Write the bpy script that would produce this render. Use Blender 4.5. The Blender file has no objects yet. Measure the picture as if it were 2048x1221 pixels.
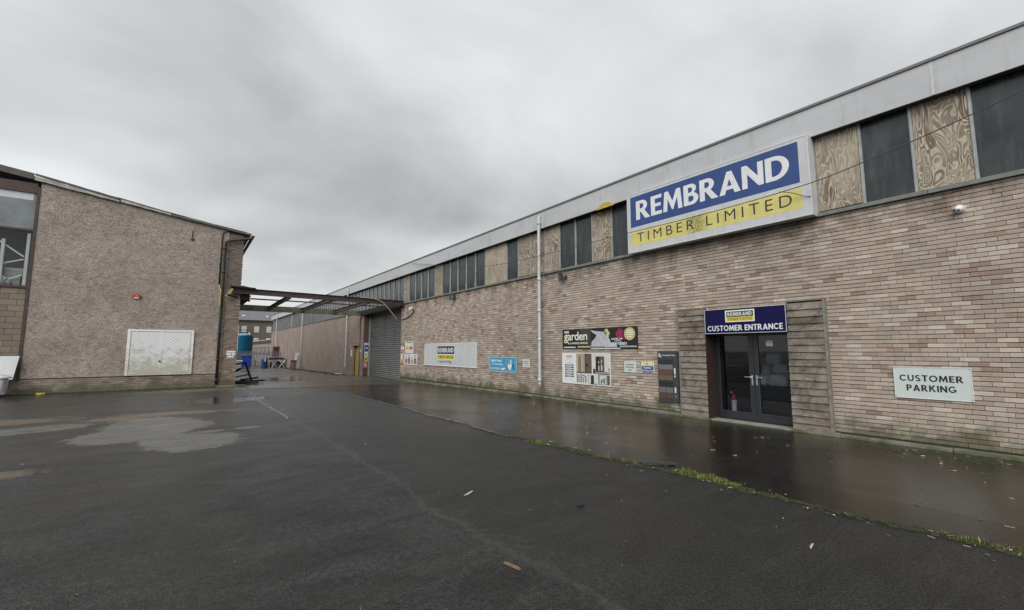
import bpy, bmesh, math, random
from mathutils import Vector
R = math.radians
rnd = random.Random(7)
scene = bpy.context.scene
col = scene.collection

# ------------------------------------------------------------------ camera
CAM_H = 1.65
PITCH, HEAD = R(5.8736), R(36.788)
cd = bpy.data.cameras.new('camera'); cam = bpy.data.objects.new('camera', cd); col.objects.link(cam)
cam.location = (0, 0, CAM_H); cam.rotation_euler = (math.pi/2 + PITCH, 0, -HEAD)
cd.sensor_fit = 'HORIZONTAL'; cd.sensor_width = 36; cd.lens = 36*870/2048
cd.clip_start = 0.05; cd.clip_end = 2000
scene.camera = cam

# ------------------------------------------------------------------ world: overcast sky
w = bpy.data.worlds.new('World'); scene.world = w; w.use_nodes = True
SUN_EL, SUN_AZ = R(38), R(232)            # azimuth clockwise from +Y
nt = w.node_tree; N = nt.nodes; L = nt.links
N.clear()
def nd(t, **k):
    n = N.new(t)
    for a, b in k.items(): setattr(n, a, b)
    return n
out = nd('ShaderNodeOutputWorld'); bg = nd('ShaderNodeBackground'); L.new(bg.outputs[0], out.inputs[0])
bg.inputs[1].default_value = 0.1
sky = nd('ShaderNodeTexSky'); sky.sky_type = 'NISHITA'; sky.sun_disc = False
sky.sun_elevation = SUN_EL; sky.sun_rotation = SUN_AZ
tc = nd('ShaderNodeTexCoord'); sep = nd('ShaderNodeSeparateXYZ'); L.new(tc.outputs['Generated'], sep.inputs[0])
def mth(op, a, b=None, c=None, clamp=False):
    n = nd('ShaderNodeMath', operation=op); n.use_clamp = clamp
    for i, q in enumerate((a, b, c)):
        if q is None: continue
        if isinstance(q, (int, float)): n.inputs[i].default_value = q
        else: L.new(q, n.inputs[i])
    return n.outputs[0]
zc = mth('MAXIMUM', sep.outputs[2], 0.0)
den = mth('ADD', zc, 0.26)
cx_ = mth('DIVIDE', sep.outputs[0], den); cy_ = mth('DIVIDE', sep.outputs[1], den)
cmb = nd('ShaderNodeCombineXYZ'); L.new(cx_, cmb.inputs[0]); L.new(cy_, cmb.inputs[1])
def noise(vec, scale, detail, rough, dist, off):
    mp = nd('ShaderNodeMapping'); mp.inputs['Location'].default_value = off; L.new(vec, mp.inputs[0])
    n = nd('ShaderNodeTexNoise'); n.inputs['Scale'].default_value = scale; n.inputs['Detail'].default_value = detail
    n.inputs['Roughness'].default_value = rough; n.inputs['Distortion'].default_value = dist
    L.new(mp.outputs[0], n.inputs['Vector']); return n.outputs[0]
n1 = noise(cmb.outputs[0], 0.55, 3, 0.5, 0.2, (-14.625, 13.897, 0))
n2 = noise(cmb.outputs[0], 1.5, 7, 0.52, 0.35, (10.551, -9.797, 0))
tot = mth('ADD', mth('MULTIPLY', n1, 0.70), mth('MULTIPLY', n2, 0.30))
rmp = nd('ShaderNodeValToRGB'); L.new(tot, rmp.inputs[0])
e = rmp.color_ramp.elements
e[0].position = 0.38; e[0].color = (0.20, 0.208, 0.209, 1)
e[1].position = 0.62; e[1].color = (0.50, 0.515, 0.525, 1)
# thinner cloud low over the horizon: a little brighter all round
hz = mth('POWER', mth('SUBTRACT', 1.0, zc), 7.0)
hcol = nd('ShaderNodeMix', data_type='RGBA'); L.new(mth('MULTIPLY', hz, 0.75), hcol.inputs[0]); L.new(rmp.outputs[0], hcol.inputs[6])
hcol.inputs[7].default_value = (0.60, 0.605, 0.59, 1)
sc10 = nd('ShaderNodeVectorMath', operation='SCALE'); sc10.inputs[3].default_value = 10.0; L.new(hcol.outputs[2], sc10.inputs[0])
mx = nd('ShaderNodeMix', data_type='RGBA'); mx.inputs[0].default_value = 0.975
L.new(sky.outputs[0], mx.inputs[6]); L.new(sc10.outputs[0], mx.inputs[7]); L.new(mx.outputs[2], bg.inputs[0])

# ------------------------------------------------------------------ sun (through cloud) and exposure
sd = bpy.data.lights.new('sun', 'SUN'); sd.energy = 1.5; sd.angle = R(50); sd.color = (1, 0.985, 0.96)
so = bpy.data.objects.new('sun', sd); col.objects.link(so)
sdir = Vector((math.sin(SUN_AZ)*math.cos(SUN_EL), math.cos(SUN_AZ)*math.cos(SUN_EL), math.sin(SUN_EL)))
so.rotation_euler = (-sdir).to_track_quat('-Z', 'Y').to_euler(); so.location = (-10, -10, 20)
vs = scene.view_settings; vs.view_transform = 'Standard'; vs.look = 'None'; vs.exposure = 0.87; vs.gamma = 1; vs.use_curve_mapping = False
cy = scene.cycles; cy.use_denoising = True; cy.max_bounces = 7; cy.transparent_max_bounces = 12
cy.caustics_reflective = False; cy.caustics_refractive = False; cy.use_adaptive_sampling = False
try: cy.denoiser = 'OPENIMAGEDENOISE'
except Exception: pass

# ------------------------------------------------------------------ materials
class G:
    """small node-graph helper"""
    def __init__(s, name):
        s.m = bpy.data.materials.new(name); s.m.use_nodes = True; s.t = s.m.node_tree; s.t.nodes.clear()
        s.o = s.n('ShaderNodeOutputMaterial'); s.b = s.n('ShaderNodeBsdfPrincipled'); s.l(s.b.outputs[0], s.o.inputs[0])
        s.pos = s.n('ShaderNodeNewGeometry').outputs['Position']
    def n(s, t, **k):
        x = s.t.nodes.new(t)
        for a, b in k.items(): setattr(x, a, b)
        return x
    def l(s, a, b): s.t.links.new(a, b)
    def set(s, inp, v):
        i = s.b.inputs[inp]
        if hasattr(v, 'is_linked') or hasattr(v, 'links'): s.l(v, i)
        elif isinstance(v, tuple): i.default_value = (*v, 1) if len(v) == 3 else v
        else: i.default_value = v
    def map(s, scale=(1,1,1), loc=(0,0,0), vec=None):
        m = s.n('ShaderNodeMapping'); m.inputs['Scale'].default_value = scale; m.inputs['Location'].default_value = loc
        s.l(vec or s.pos, m.inputs[0]); return m.outputs[0]
    def noise(s, scale, detail=3, rough=0.55, dist=0, vec=None):
        n = s.n('ShaderNodeTexNoise'); n.inputs['Scale'].default_value = scale; n.inputs['Detail'].default_value = detail
        n.inputs['Roughness'].default_value = rough; n.inputs['Distortion'].default_value = dist
        s.l(vec or s.pos, n.inputs['Vector']); return n.outputs[0]
    def ramp(s, f, pts):
        r = s.n('ShaderNodeValToRGB'); s.l(f, r.inputs[0]); el = r.color_ramp.elements
        while len(el) < len(pts): el.new(0.5)
        for e_, (p, c) in zip(el, pts):
            e_.position = p; e_.color = (c, c, c, 1) if isinstance(c, (int, float)) else (*c, 1)
        return r.outputs[0]
    def mix(s, f, a, b, mode='MIX'):
        m = s.n('ShaderNodeMix', data_type='RGBA', blend_type=mode)
        for i, q in ((0, f), (6, a), (7, b)):
            if isinstance(q, (int, float)): m.inputs[i].default_value = q if i == 0 else (q, q, q, 1)
            elif isinstance(q, tuple): m.inputs[i].default_value = (*q, 1)
            else: s.l(q, m.inputs[i])
        return m.outputs[2]
    def math(s, op, a, b=None, clamp=False):
        m = s.n('ShaderNodeMath', operation=op); m.use_clamp = clamp
        for i, q in enumerate((a, b)):
            if q is None: continue
            if isinstance(q, (int, float)): m.inputs[i].default_value = q
            else: s.l(q, m.inputs[i])
        return m.outputs[0]
    def xyz(s):
        x = s.n('ShaderNodeSeparateXYZ'); s.l(s.pos, x.inputs[0]); return x.outputs
    def attr(s, nm='Col'):
        a = s.n('ShaderNodeAttribute'); a.attribute_name = nm; return a.outputs['Color']
    def bump(s, h, strength=0.3, dist=0.01):
        b = s.n('ShaderNodeBump'); b.inputs['Strength'].default_value = strength; b.inputs['Distance'].default_value = dist
        s.l(h, b.inputs['Height']); s.l(b.outputs[0], s.b.inputs['Normal'])
MATS = {}
def flat(name, rgb, rough=0.6, metal=0, var=0.12, scale=6, spec=0.5):
    """plain painted / plastic surface with slight unevenness"""
    if name in MATS: return MATS[name]
    g = G(name); n = g.noise(scale, 5, 0.6)
    f = g.ramp(n, [(0.3, 1-var), (0.7, 1+var*0.4)])
    g.set('Base Color', g.mix(1.0, rgb, f, 'MULTIPLY')); g.set('Roughness', rough); g.set('Metallic', metal)
    g.set('Specular IOR Level', spec)
    MATS[name] = g.m; return g.m
def vcol(name, rough=0.8, amt=0.25, sc=(30, 30, 30), bump=0.3, bd=0.004, alg=0.0):
    """surface whose base colour is stored per piece, with grain on top"""
    g = G(name); c = g.attr()
    v = g.map(sc); n = g.noise(1, 5, 0.65, 0.3, v)
    f = g.ramp(n, [(0.25, 1-amt), (0.75, 1+amt*0.5)])
    c = g.mix(1.0, c, f, 'MULTIPLY')
    if alg:
        z = g.xyz()[2]; n3 = g.noise(2.2, 5, 0.65)
        hgt = g.math('SUBTRACT', g.math('MULTIPLY', n3, 1.75), g.math('MULTIPLY', z, 1.25))
        c = g.mix(g.ramp(hgt, [(0.3, 0.0), (0.75, alg)]), c, (0.075, 0.085, 0.035))
        n4 = g.noise(0.55, 4, 0.6, 0.4); c = g.mix(g.ramp(n4, [(0.42, 0.0), (0.72, 0.32)]), c, (0.13, 0.10, 0.08))
        sk = g.math('MULTIPLY', g.ramp(g.noise(1, 4, 0.7, 0.1, g.map((0, 3.2, 0.16), (0, 7, 2))), [(0.56, 0.0), (0.68, 1.0)]), g.ramp(g.noise(1, 5, 0.7, 0, g.map((4, 9, 1.3))), [(0.35, 0.0), (0.7, 0.5)]))
        c = g.mix(sk, c, (0.10, 0.08, 0.06))
        sp = g.noise(1, 3, 0.6, 0.4, g.map((7, 7, 11), (2, 3, 4))); c = g.mix(g.ramp(sp, [(0.66, 0.0), (0.74, 0.35)]), c, (0.60, 0.56, 0.50))
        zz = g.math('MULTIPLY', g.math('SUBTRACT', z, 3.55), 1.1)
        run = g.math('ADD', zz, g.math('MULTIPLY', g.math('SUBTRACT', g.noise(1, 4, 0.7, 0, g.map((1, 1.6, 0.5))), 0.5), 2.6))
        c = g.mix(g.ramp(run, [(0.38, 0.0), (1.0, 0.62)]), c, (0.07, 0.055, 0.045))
    g.set('Base Color', c); g.set('Roughness', rough)
    g.bump(n, bump, bd); MATS[name] = g.m; return g.m

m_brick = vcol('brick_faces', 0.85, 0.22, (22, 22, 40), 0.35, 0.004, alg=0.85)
m_plinthbrick = vcol('brick_plinth_faces', 0.85, 0.25, (18, 18, 30), 0.3, 0.004, alg=0.75)
m_mortar = flat('mortar', (0.075, 0.062, 0.052), 0.95, var=0.3, scale=12)
m_block = vcol('concrete_block', 0.92, 0.2, (25, 25, 25), 0.3, 0.004)
# grey weathered boards
def mk_timber():
    g = G('weathered_timber'); c = g.attr()
    v = g.map((30, 3.0, 45)); n = g.noise(1, 6, 0.7, 0.6, v)
    c = g.mix(1.0, c, g.ramp(n, [(0.25, 0.45), (0.6, 1.05), (0.8, 1.25)]), 'MULTIPLY')
    n2 = g.noise(1, 6, 0.75, 0.5, g.map((3, 4.2, 4.5)))
    c = g.mix(g.ramp(n2, [(0.42, 0.0), (0.68, 0.9)]), c, (0.045, 0.032, 0.025))
    n3 = g.noise(1, 3, 0.6, 0.2, g.map((1, 1.6, 1.3), (4, 2, 8)))
    c = g.mix(g.ramp(n3, [(0.5, 0.0), (0.75, 0.5)]), c, (0.16, 0.105, 0.07))
    k = g.n('ShaderNodeTexVoronoi'); k.inputs['Scale'].default_value = 1; g.l(g.map((3, 3.1, 6.5)), k.inputs['Vector'])
    c = g.mix(g.ramp(k.outputs[0], [(0.03, 0.85), (0.09, 0.0)]), c, (0.02, 0.013, 0.01))
    g.set('Base Color', c); g.set('Roughness', 0.85); g.bump(n, 0.5, 0.006); return g.m
m_timber = mk_timber()
m_trim = flat('grey_timber_edge', (0.22, 0.21, 0.18), 0.85, var=0.35, scale=14)
def mk_ply():
    g = G('plywood'); oi = g.n('ShaderNodeObjectInfo')
    ad = g.n('ShaderNodeVectorMath', operation='ADD'); sc_ = g.n('ShaderNodeVectorMath', operation='SCALE'); sc_.inputs[3].default_value = 37
    cm = g.n('ShaderNodeCombineXYZ'); g.l(oi.outputs['Random'], cm.inputs[0]); g.l(oi.outputs['Random'], cm.inputs[1]); g.l(oi.outputs['Random'], cm.inputs[2])
    g.l(cm.outputs[0], sc_.inputs[0]); g.l(g.pos, ad.inputs[0]); g.l(sc_.outputs[0], ad.inputs[1])
    v = ad.outputs[0]
    h = g.noise(1, 2, 0.45, 0.9, g.map((2.0, 3.4, 1.15), vec=v))
    s = g.math('SINE', g.math('MULTIPLY', h, 105))
    big = g.noise(1, 4, 0.6, 0.2, g.map((2, 2, 1.2), (7, 3, 1), vec=v))
    gr = g.noise(1, 6, 0.7, 0.1, g.map((60, 50, 4), vec=v))
    c = g.ramp(s, [(0.0, (0.15, 0.11, 0.075)), (0.18, (0.27, 0.215, 0.155)), (0.45, (0.42, 0.36, 0.275)), (1.0, (0.485, 0.43, 0.345))])
    r = c.node.color_ramp; 
    bigv = g.math('ADD', big, g.math('MULTIPLY', g.math('SUBTRACT', oi.outputs['Random'], 0.5), 0.3))
    c = g.mix(g.ramp(bigv, [(0.44, 0.0), (0.68, 0.7)]), c, (0.43, 0.375, 0.29))
    c = g.mix(1.0, c, g.ramp(gr, [(0.3, 0.72), (0.6, 1.08)]), 'MULTIPLY')
    st = g.noise(1, 4, 0.7, 0.5, g.map((3, 3, 0.8), (1, 9, 4), vec=v))
    c = g.mix(g.ramp(st, [(0.48, 0.0), (0.75, 0.6)]), c, (0.15, 0.125, 0.095))
    g.set('Base Color', c); g.set('Roughness', 0.8); g.bump(gr, 0.2, 0.003); return g.m
m_ply = mk_ply()
def mk_wire_glass(name, base, rough, spec):
    g = G(name); n = g.noise(1, 5, 0.6, 0.3, g.map((1, 1.4, 1.0))); n2 = g.noise(1, 4, 0.7, 0, g.map((9, 9, 1.2)))
    c = g.mix(g.ramp(n, [(0.4, 0.0), (0.75, 0.6)]), base, tuple(min(1, x*2.2+0.01) for x in base))
    c = g.mix(g.ramp(n2, [(0.48, 0.0), (0.78, 0.45)]), c, (0.12, 0.13, 0.12))
    g.set('Base Color', c); g.set('Roughness', g.ramp(n, [(0.3, rough*0.8), (0.7, rough*1.3)])); g.set('Specular IOR Level', spec)
    g.bump(n, 0.08, 0.01); return g.m
m_glass_dark = mk_wire_glass('dirty_wired_glass', (0.022, 0.028, 0.030), 0.2, 0.5)
m_glass_far = mk_wire_glass('frosted_glazing', (0.12, 0.14, 0.15), 0.35, 0.5)
def mk_clear(name, tint=(0.9, 0.93, 0.92), refl=1.0):
    g = G(name); g.t.nodes.remove(g.b)
    tr = g.n('ShaderNodeBsdfTransparent'); tr.inputs[0].default_value = (*tint, 1)
    gl = g.n('ShaderNodeBsdfGlossy'); gl.inputs['Roughness'].default_value = 0.02
    fr = g.n('ShaderNodeFresnel'); fr.inputs[0].default_value = 1.52
    mxs = g.n('ShaderNodeMixShader'); g.l(g.math('MULTIPLY', fr.outputs[0], refl, True), mxs.inputs[0])
    g.l(tr.outputs[0], mxs.inputs[1]); g.l(gl.outputs[0], mxs.inputs[2]); g.l(mxs.outputs[0], g.o.inputs[0]); return g.m
m_clear = mk_clear('window_pane', (0.97, 0.98, 0.98), 0.7)
m_doorglass = mk_clear('door_pane', (0.80, 0.83, 0.87), 1.1)
def mk_harl(name, c0, c1, rough=0.95):
    g = G(name); n = g.noise(26, 4, 0.7); big = g.noise(0.7, 5, 0.65, 0.3)
    nv = g.n('ShaderNodeTexVoronoi'); nv.inputs['Scale'].default_value = 34; g.l(g.pos, nv.inputs['Vector'])
    c = g.mix(g.ramp(n, [(0.36, 0.0), (0.64, 1.0)]), c0, c1)
    c = g.mix(1.0, c, g.ramp(big, [(0.3, 0.80), (0.7, 1.08)]), 'MULTIPLY')
    c = g.mix(1.0, c, g.ramp(nv.outputs[0], [(0.1, 1.15), (0.6, 0.85)]), 'MULTIPLY')
    mid = g.noise(1, 5, 0.7, 0.6, g.map((6, 6, 9), (3, 0, 1)))
    c = g.mix(1.0, c, g.ramp(mid, [(0.34, 0.70), (0.52, 1.05)]), 'MULTIPLY')
    md2 = g.noise(1, 4, 0.65, 1.2, g.map((13, 13, 19), (1, 5, 1)))
    c = g.mix(1.0, c, g.ramp(md2, [(0.34, 0.70), (0.56, 1.08)]), 'MULTIPLY')
    md3 = g.noise(1, 5, 0.7, 0.5, g.map((2.4, 2.4, 3.0), (6, 2, 3)))
    c = g.mix(1.0, c, g.ramp(md3, [(0.34, 0.86), (0.60, 1.05)]), 'MULTIPLY')
    sw = g.noise(1, 4, 0.7, 1.6, g.map((0.9, 0.9, 3.0), (9, 4, 2)))
    c = g.mix(g.ramp(sw, [(0.485, 0.0), (0.5, 0.5), (0.515, 0.0)]), c, (0.09, 0.07, 0.058))
    dr = g.noise(1, 4, 0.65, 0.2, g.map((1.4, 1.4, 0.22), (2, 2, 5)))
    c = g.mix(g.ramp(dr, [(0.55, 0.0), (0.8, 0.25)]), c, (0.12, 0.095, 0.075))
    g.set('Base Color', c); g.set('Roughness', rough)
    g.bump(g.math('ADD', g.math('MULTIPLY', n, 0.5), g.math('ADD', nv.outputs[0], mid)), 0.9, 0.03); return g.m
m_harl = mk_harl('roughcast_render', (0.34, 0.275, 0.235), (0.56, 0.475, 0.42))
m_harl2 = mk_harl('pink_roughcast', (0.29, 0.225, 0.19), (0.52, 0.42, 0.365))
def mk_fascia():
    g = G('grey_white_fascia_sheet'); n = g.noise(1, 5, 0.6, 0.2, g.map((1, 0.5, 2.5))); n2 = g.noise(1, 5, 0.7, 0, g.map((4, 5, 0.7)))
    c = g.mix(g.ramp(n, [(0.3, 0.0), (0.7, 1.0)]), (0.40, 0.41, 0.42), (0.475, 0.485, 0.50))
    c = g.mix(g.ramp(n2, [(0.52, 0.0), (0.75, 0.5)]), c, (0.27, 0.28, 0.26))
    n3 = g.noise(1, 5, 0.75, 0.2, g.map((20, 22, 3))); c = g.mix(g.ramp(n3, [(0.66, 0.0), (0.74, 0.5)]), c, (0.22, 0.22, 0.20))
    g.set('Base Color', c); g.set('Roughness', 0.5); return g.m
m_fascia = mk_fascia()
m_white = flat('white_sheet', (0.72, 0.73, 0.73), 0.45, var=0.1)
m_sill = flat('painted_sill', (0.17, 0.18, 0.165), 0.75, var=0.35, scale=5)
m_alu = flat('aluminium_bar', (0.36, 0.37, 0.36), 0.55, 0.0, var=0.25)
m_dark = flat('dark_gap', (0.02, 0.02, 0.02), 0.9)
m_pvc = flat('grey_white_pipe', (0.50, 0.52, 0.52), 0.4, var=0.15)
m_blackpipe = flat('black_pipe', (0.022, 0.022, 0.022), 0.45, var=0.3)
m_rustbrown = flat('brown_painted_steel', (0.062, 0.040, 0.036), 0.65, var=0.45, scale=5)
m_browntrim = flat('brown_painted_timber', (0.075, 0.045, 0.036), 0.65, var=0.3)
m_conc = None
def mk_conc(name, a, b, moss=0.0, rough=0.9, sc=4):
    g = G(name); n = g.noise(sc, 6, 0.65, 0.3); n2 = g.noise(60, 3, 0.7)
    c = g.mix(g.ramp(n, [(0.3, 0.0), (0.7, 1.0)]), a, b); c = g.mix(1.0, c, g.ramp(n2, [(0.3, 0.8), (0.7, 1.1)]), 'MULTIPLY')
    if moss:
        n3 = g.noise(1.7, 6, 0.7, 0.3); c = g.mix(g.ramp(n3, [(0.42, 0.0), (0.6, moss)]), c, (0.055, 0.075, 0.018))
    g.set('Base Color', c); g.set('Roughness', rough); g.bump(g.math('ADD', n, n2), 0.4, 0.01); return g.m
m_kerb = mk_conc('mossy_concrete', (0.12, 0.115, 0.095), (0.25, 0.24, 0.205), 0.9)
m_patch = mk_conc('grey_concrete_skim', (0.095, 0.094, 0.086), (0.15, 0.148, 0.135), 0, 0.62, 2.5)
m_tan = mk_conc('sandy_dirt', (0.085, 0.062, 0.042), (0.17, 0.125, 0.085), 0, 0.85, 3)
m_slab = mk_conc('wet_concrete', (0.035, 0.029, 0.022), (0.10, 0.08, 0.062), 0.2, 0.22, 0.9)
def mk_asphalt(name, lo, hi, r0, r1, brown, bs, yard=False):
    g = G(name)
    big = g.noise(0.30, 6, 0.62, 0.5); mid = g.noise(1, 6, 0.7, 0.8, g.map((1.3, 3.4, 1))); fine = g.noise(42, 3, 0.7); gr = g.noise(130, 2, 0.6)
    vo = g.n('ShaderNodeTexVoronoi'); vo.inputs['Scale'].default_value = 75; g.l(g.pos, vo.inputs['Vector'])
    c = g.mix(g.ramp(mid, [(0.30, 0.0), (0.70, 1.0)]), lo, hi)
    c = g.mix(g.ramp(big, [(0.42, 0.0), (0.68, 0.75)]), c, brown)
    c = g.mix(1.0, c, g.ramp(fine, [(0.28, 0.3), (0.72, 1.75)]), 'MULTIPLY')
    c = g.mix(1.0, c, g.ramp(vo.outputs[0], [(0.05, 1.5), (0.6, 0.6)]), 'MULTIPLY')
    c = g.mix(g.ramp(gr, [(0.66, 0.0), (0.76, 0.5)]), c, (0.17, 0.165, 0.16))
    if yard:
        x0_ = g.xyz()[0]
        seam = g.math('ADD', g.math('SUBTRACT', x0_, 2.1), g.math('MULTIPLY', g.math('SUBTRACT', g.noise(1, 5, 0.7, 0.3, g.map((1.5, 0.8, 1), (2, 2, 0))), 0.5), 0.9))
        sm = g.ramp(seam, [(0.0, 0.0), (0.9, 1.0)])
        lump = g.noise(17, 6, 0.8, 0.2)
        lump2 = g.noise(1, 6, 0.7, 0.8, g.map((0.9, 2.4, 1), (8, 3, 0)))
        old = g.mix(g.ramp(lump, [(0.34, 0.0), (0.66, 1.0)]), (0.014, 0.014, 0.014), (0.066, 0.066, 0.064))
        old = g.mix(1.0, old, g.ramp(lump2, [(0.34, 0.45), (0.62, 1.25)]), 'MULTIPLY')
        old = g.mix(1.0, old, g.ramp(fine, [(0.28, 0.45), (0.72, 1.5)]), 'MULTIPLY')
        old = g.mix(1.0, old, g.ramp(vo.outputs[0], [(0.05, 1.4), (0.6, 0.65)]), 'MULTIPLY')
        old = g.mix(g.ramp(gr, [(0.66, 0.0), (0.76, 0.5)]), old, (0.19, 0.185, 0.175))
        rdg = g.noise(1, 5, 0.7, 1.4, g.map((1.6, 3.8, 1), (3, 9, 0)))
        old = g.mix(g.math('MULTIPLY', g.ramp(rdg, [(0.488, 0.0), (0.5, 0.8), (0.512, 0.0)]), g.ramp(lump2, [(0.42, 1.0), (0.56, 0.0)])), old, (0.010, 0.010, 0.010))
        old = g.mix(g.ramp(big, [(0.5, 0.0), (0.7, 0.5)]), old, (0.060, 0.052, 0.038))
        c = g.mix(sm, old, c)
        c = g.mix(g.ramp(g.math('ABSOLUTE', g.math('SUBTRACT', seam, 0.12)), [(0.0, 0.45), (0.07, 0.0)]), c, (0.075, 0.075, 0.072))
    if not yard:
        x_, y_, z_ = g.xyz()
        mo = g.math('ADD', g.math('MULTIPLY', g.math('SUBTRACT', x_, 8.75), 0.5), g.math('SUBTRACT', g.noise(1.1, 5, 0.7, 0.3), 0.35))
        c = g.mix(g.ramp(mo, [(0.30, 0.0), (0.55, 0.75)]), c, (0.032, 0.036, 0.014))
    rr = g.ramp(g.noise(0.5, 5, 0.6, 0.6, g.map((1, 1, 1), (3, 8, 0))), [(0.35, r0), (0.65, r1)])
    keep = 1.0
    if yard:
        x_, y_, z_ = g.xyz(); wob = g.math('ADD', g.math('SUBTRACT', g.noise(1, 6, 0.68, 0.6, g.map((1.1, 0.75, 1))), 0.5), g.math('MULTIPLY', g.math('SUBTRACT', g.noise(1, 8, 0.8, 0.5, g.map((9, 6.5, 1))), 0.5), 1.3))
        def mask(ells, amp, soft):
            m = None
            for cx0, cy0, rx, ry, sl in ells:
                dx = g.math('DIVIDE', g.math('SUBTRACT', g.math('SUBTRACT', x_, cx0), g.math('MULTIPLY', g.math('SUBTRACT', y_, cy0), sl)), rx); dy = g.math('DIVIDE', g.math('SUBTRACT', y_, cy0), ry)
                d = g.math('SQRT', g.math('ADD', g.math('MULTIPLY', dx, dx), g.math('MULTIPLY', dy, dy)))
                m = d if m is None else g.math('MINIMUM', m, d)
            m = g.math('ADD', m, g.math('MULTIPLY', wob, amp))
            return g.ramp(m, [(1.0-soft, 1.0), (1.0, 0.0)])
        tanm = mask([(-3.3, 15.0, 1.5, 0.65, 0.0), (-0.1, 14.55, 1.25, 0.45, -1.2), (-1.2, 14.2, 0.7, 0.35, 0), (-2.1, 8.75, 0.75, 0.35, 0), (0.35, 22.2, 2.0, 0.8, 0), (-2.5, 5.0, 0.9, 0.35, 0.5)], 1.9, 0.3)
        c = g.mix(g.math('MULTIPLY', tanm, g.ramp(lump, [(0.36, 0.25), (0.5, 0.95)])), c, g.mix(g.noise(5, 4, 0.6), (0.075, 0.055, 0.038), (0.22, 0.165, 0.115)))
        conm = mask([(-0.45, 12.5, 0.95, 1.55, -0.12), (0.25, 9.95, 0.72, 0.95, 0.0), (-0.95, 11.3, 0.75, 0.75, 0), (-2.6, 13.3, 1.1, 0.55, 0.6), (-0.1, 10.9, 0.5, 0.8, 0)], 1.05, 0.03)
        hole = mask([(0.45, 11.05, 0.42, 0.36, 0.0)], 1.2, 0.12)
        conm = g.math('MULTIPLY', conm, g.math('SUBTRACT', 1.0, hole))
        cc = g.mix(g.ramp(mid, [(0.34, 0.0), (0.66, 1.0)]), (0.085, 0.083, 0.077), (0.17, 0.167, 0.152))
        cc = g.mix(1.0, cc, g.ramp(fine, [(0.3, 0.85), (0.7, 1.12)]), 'MULTIPLY')
        c = g.mix(g.math('MULTIPLY', conm, g.ramp(lump, [(0.32, 0.2), (0.43, 1.0)])), c, cc)
        tan2 = mask([(0.47, 10.95, 0.36, 0.2, 0.0), (1.15, 11.0, 0.28, 0.16, 0)], 0.9, 0.3)
        c = g.mix(g.math('MULTIPLY', tan2, 0.9), c, (0.15, 0.125, 0.085))
        ck = g.noise(1, 3, 0.6, 1.0, g.map((0.45, 0.8, 1), (4, 1, 0)))
        c = g.mix(g.math('MULTIPLY', g.ramp(ck, [(0.496, 0.0), (0.5, 0.6), (0.504, 0.0)]), g.ramp(big, [(0.5, 0.0), (0.6, 1.0)])), c, (0.014, 0.014, 0.013))
        wet = g.ramp(g.math('DIVIDE', y_, 100), [(0.05, 0.0), (0.14, 1.0)])
        rr = g.mix(g.math('MULTIPLY', wet, 0.6), rr, 0.28)
        far = g.ramp(g.math('DIVIDE', y_, 100), [(0.16, 0.0), (0.26, 1.0)]); rr = g.mix(g.math('MULTIPLY', far, 0.85), rr, 0.36)
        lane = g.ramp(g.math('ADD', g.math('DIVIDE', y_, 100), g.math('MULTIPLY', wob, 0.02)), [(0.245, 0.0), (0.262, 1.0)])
        c = g.mix(g.math('MULTIPLY', lane, 0.85), c, g.mix(g.ramp(mid, [(0.3, 0.0), (0.7, 1.0)]), (0.075, 0.074, 0.07), (0.16, 0.158, 0.15)))  # paler concrete tone on the lane, its wet sky sheen put into the colour
        pn = g.ramp(g.noise(0.26, 6, 0.65, 0.8, g.map((1, 0.7, 1), (1.5, 0.6, 0))), [(0.53, 0.0), (0.58, 1.0)])
        pm = g.math('MULTIPLY', pn, g.ramp(g.math('DIVIDE', y_, 100), [(0.17, 0.0), (0.24, 1.0)]))
        pud = mask([(3.1, 23.0, 1.7, 0.55, 0.0), (1.2, 17.5, 1.3, 1.3, 0.0), (4.2, 21.6, 1.5, 0.3, 0), (5.5, 30, 2.6, 4.5, 0)], 1.2, 0.2)
        pm = g.math('MAXIMUM', pm, pud)
        rr = g.mix(pm, rr, 0.07); keep = g.math('MULTIPLY', g.math('SUBTRACT', 1.0, g.math('MULTIPLY', pm, 0.93)), g.math('MULTIPLY', g.math('SUBTRACT', 1.0, g.math('MULTIPLY', far, 0.6)), g.math('SUBTRACT', 1.0, g.math('MULTIPLY', wet, 0.45))))
    g.set('Base Color', c)
    g.set('Roughness', rr); g.set('Specular IOR Level', g.mix(wet, 0.32, 0.62) if yard else 0.38)
    h = g.math('ADD', g.math('MULTIPLY', fine, 1.0), g.math('MULTIPLY', vo.outputs[0], -0.8))
    h = g.math('ADD', h, g.math('MULTIPLY', mid, 1.2))
    if yard: h = g.math('MULTIPLY', g.math('ADD', h, g.math('MULTIPLY', g.math('MULTIPLY', lump, 2.2), g.math('SUBTRACT', 1.0, sm))), keep)
    g.bump(h, bs, 0.016); return g.m
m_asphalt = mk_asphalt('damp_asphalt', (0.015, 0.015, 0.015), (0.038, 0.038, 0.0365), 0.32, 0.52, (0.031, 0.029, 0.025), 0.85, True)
m_walk = mk_asphalt('wet_smooth_asphalt', (0.010, 0.0085, 0.0075), (0.021, 0.0175, 0.0145), 0.10, 0.30, (0.020, 0.013, 0.009), 0.10)
def mk_line(name, c0):
    g = G(name); n = g.noise(9, 6, 0.75); g.set('Base Color', g.mix(g.ramp(n, [(0.45, 0.0), (0.62, 1.0)]), (0.035, 0.035, 0.035), c0)); g.set('Roughness', 0.5); return g.m
m_line = mk_line('worn_white_paint', (0.27, 0.275, 0.28)); m_lineb = mk_line('worn_blue_paint', (0.16, 0.24, 0.30))
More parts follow.
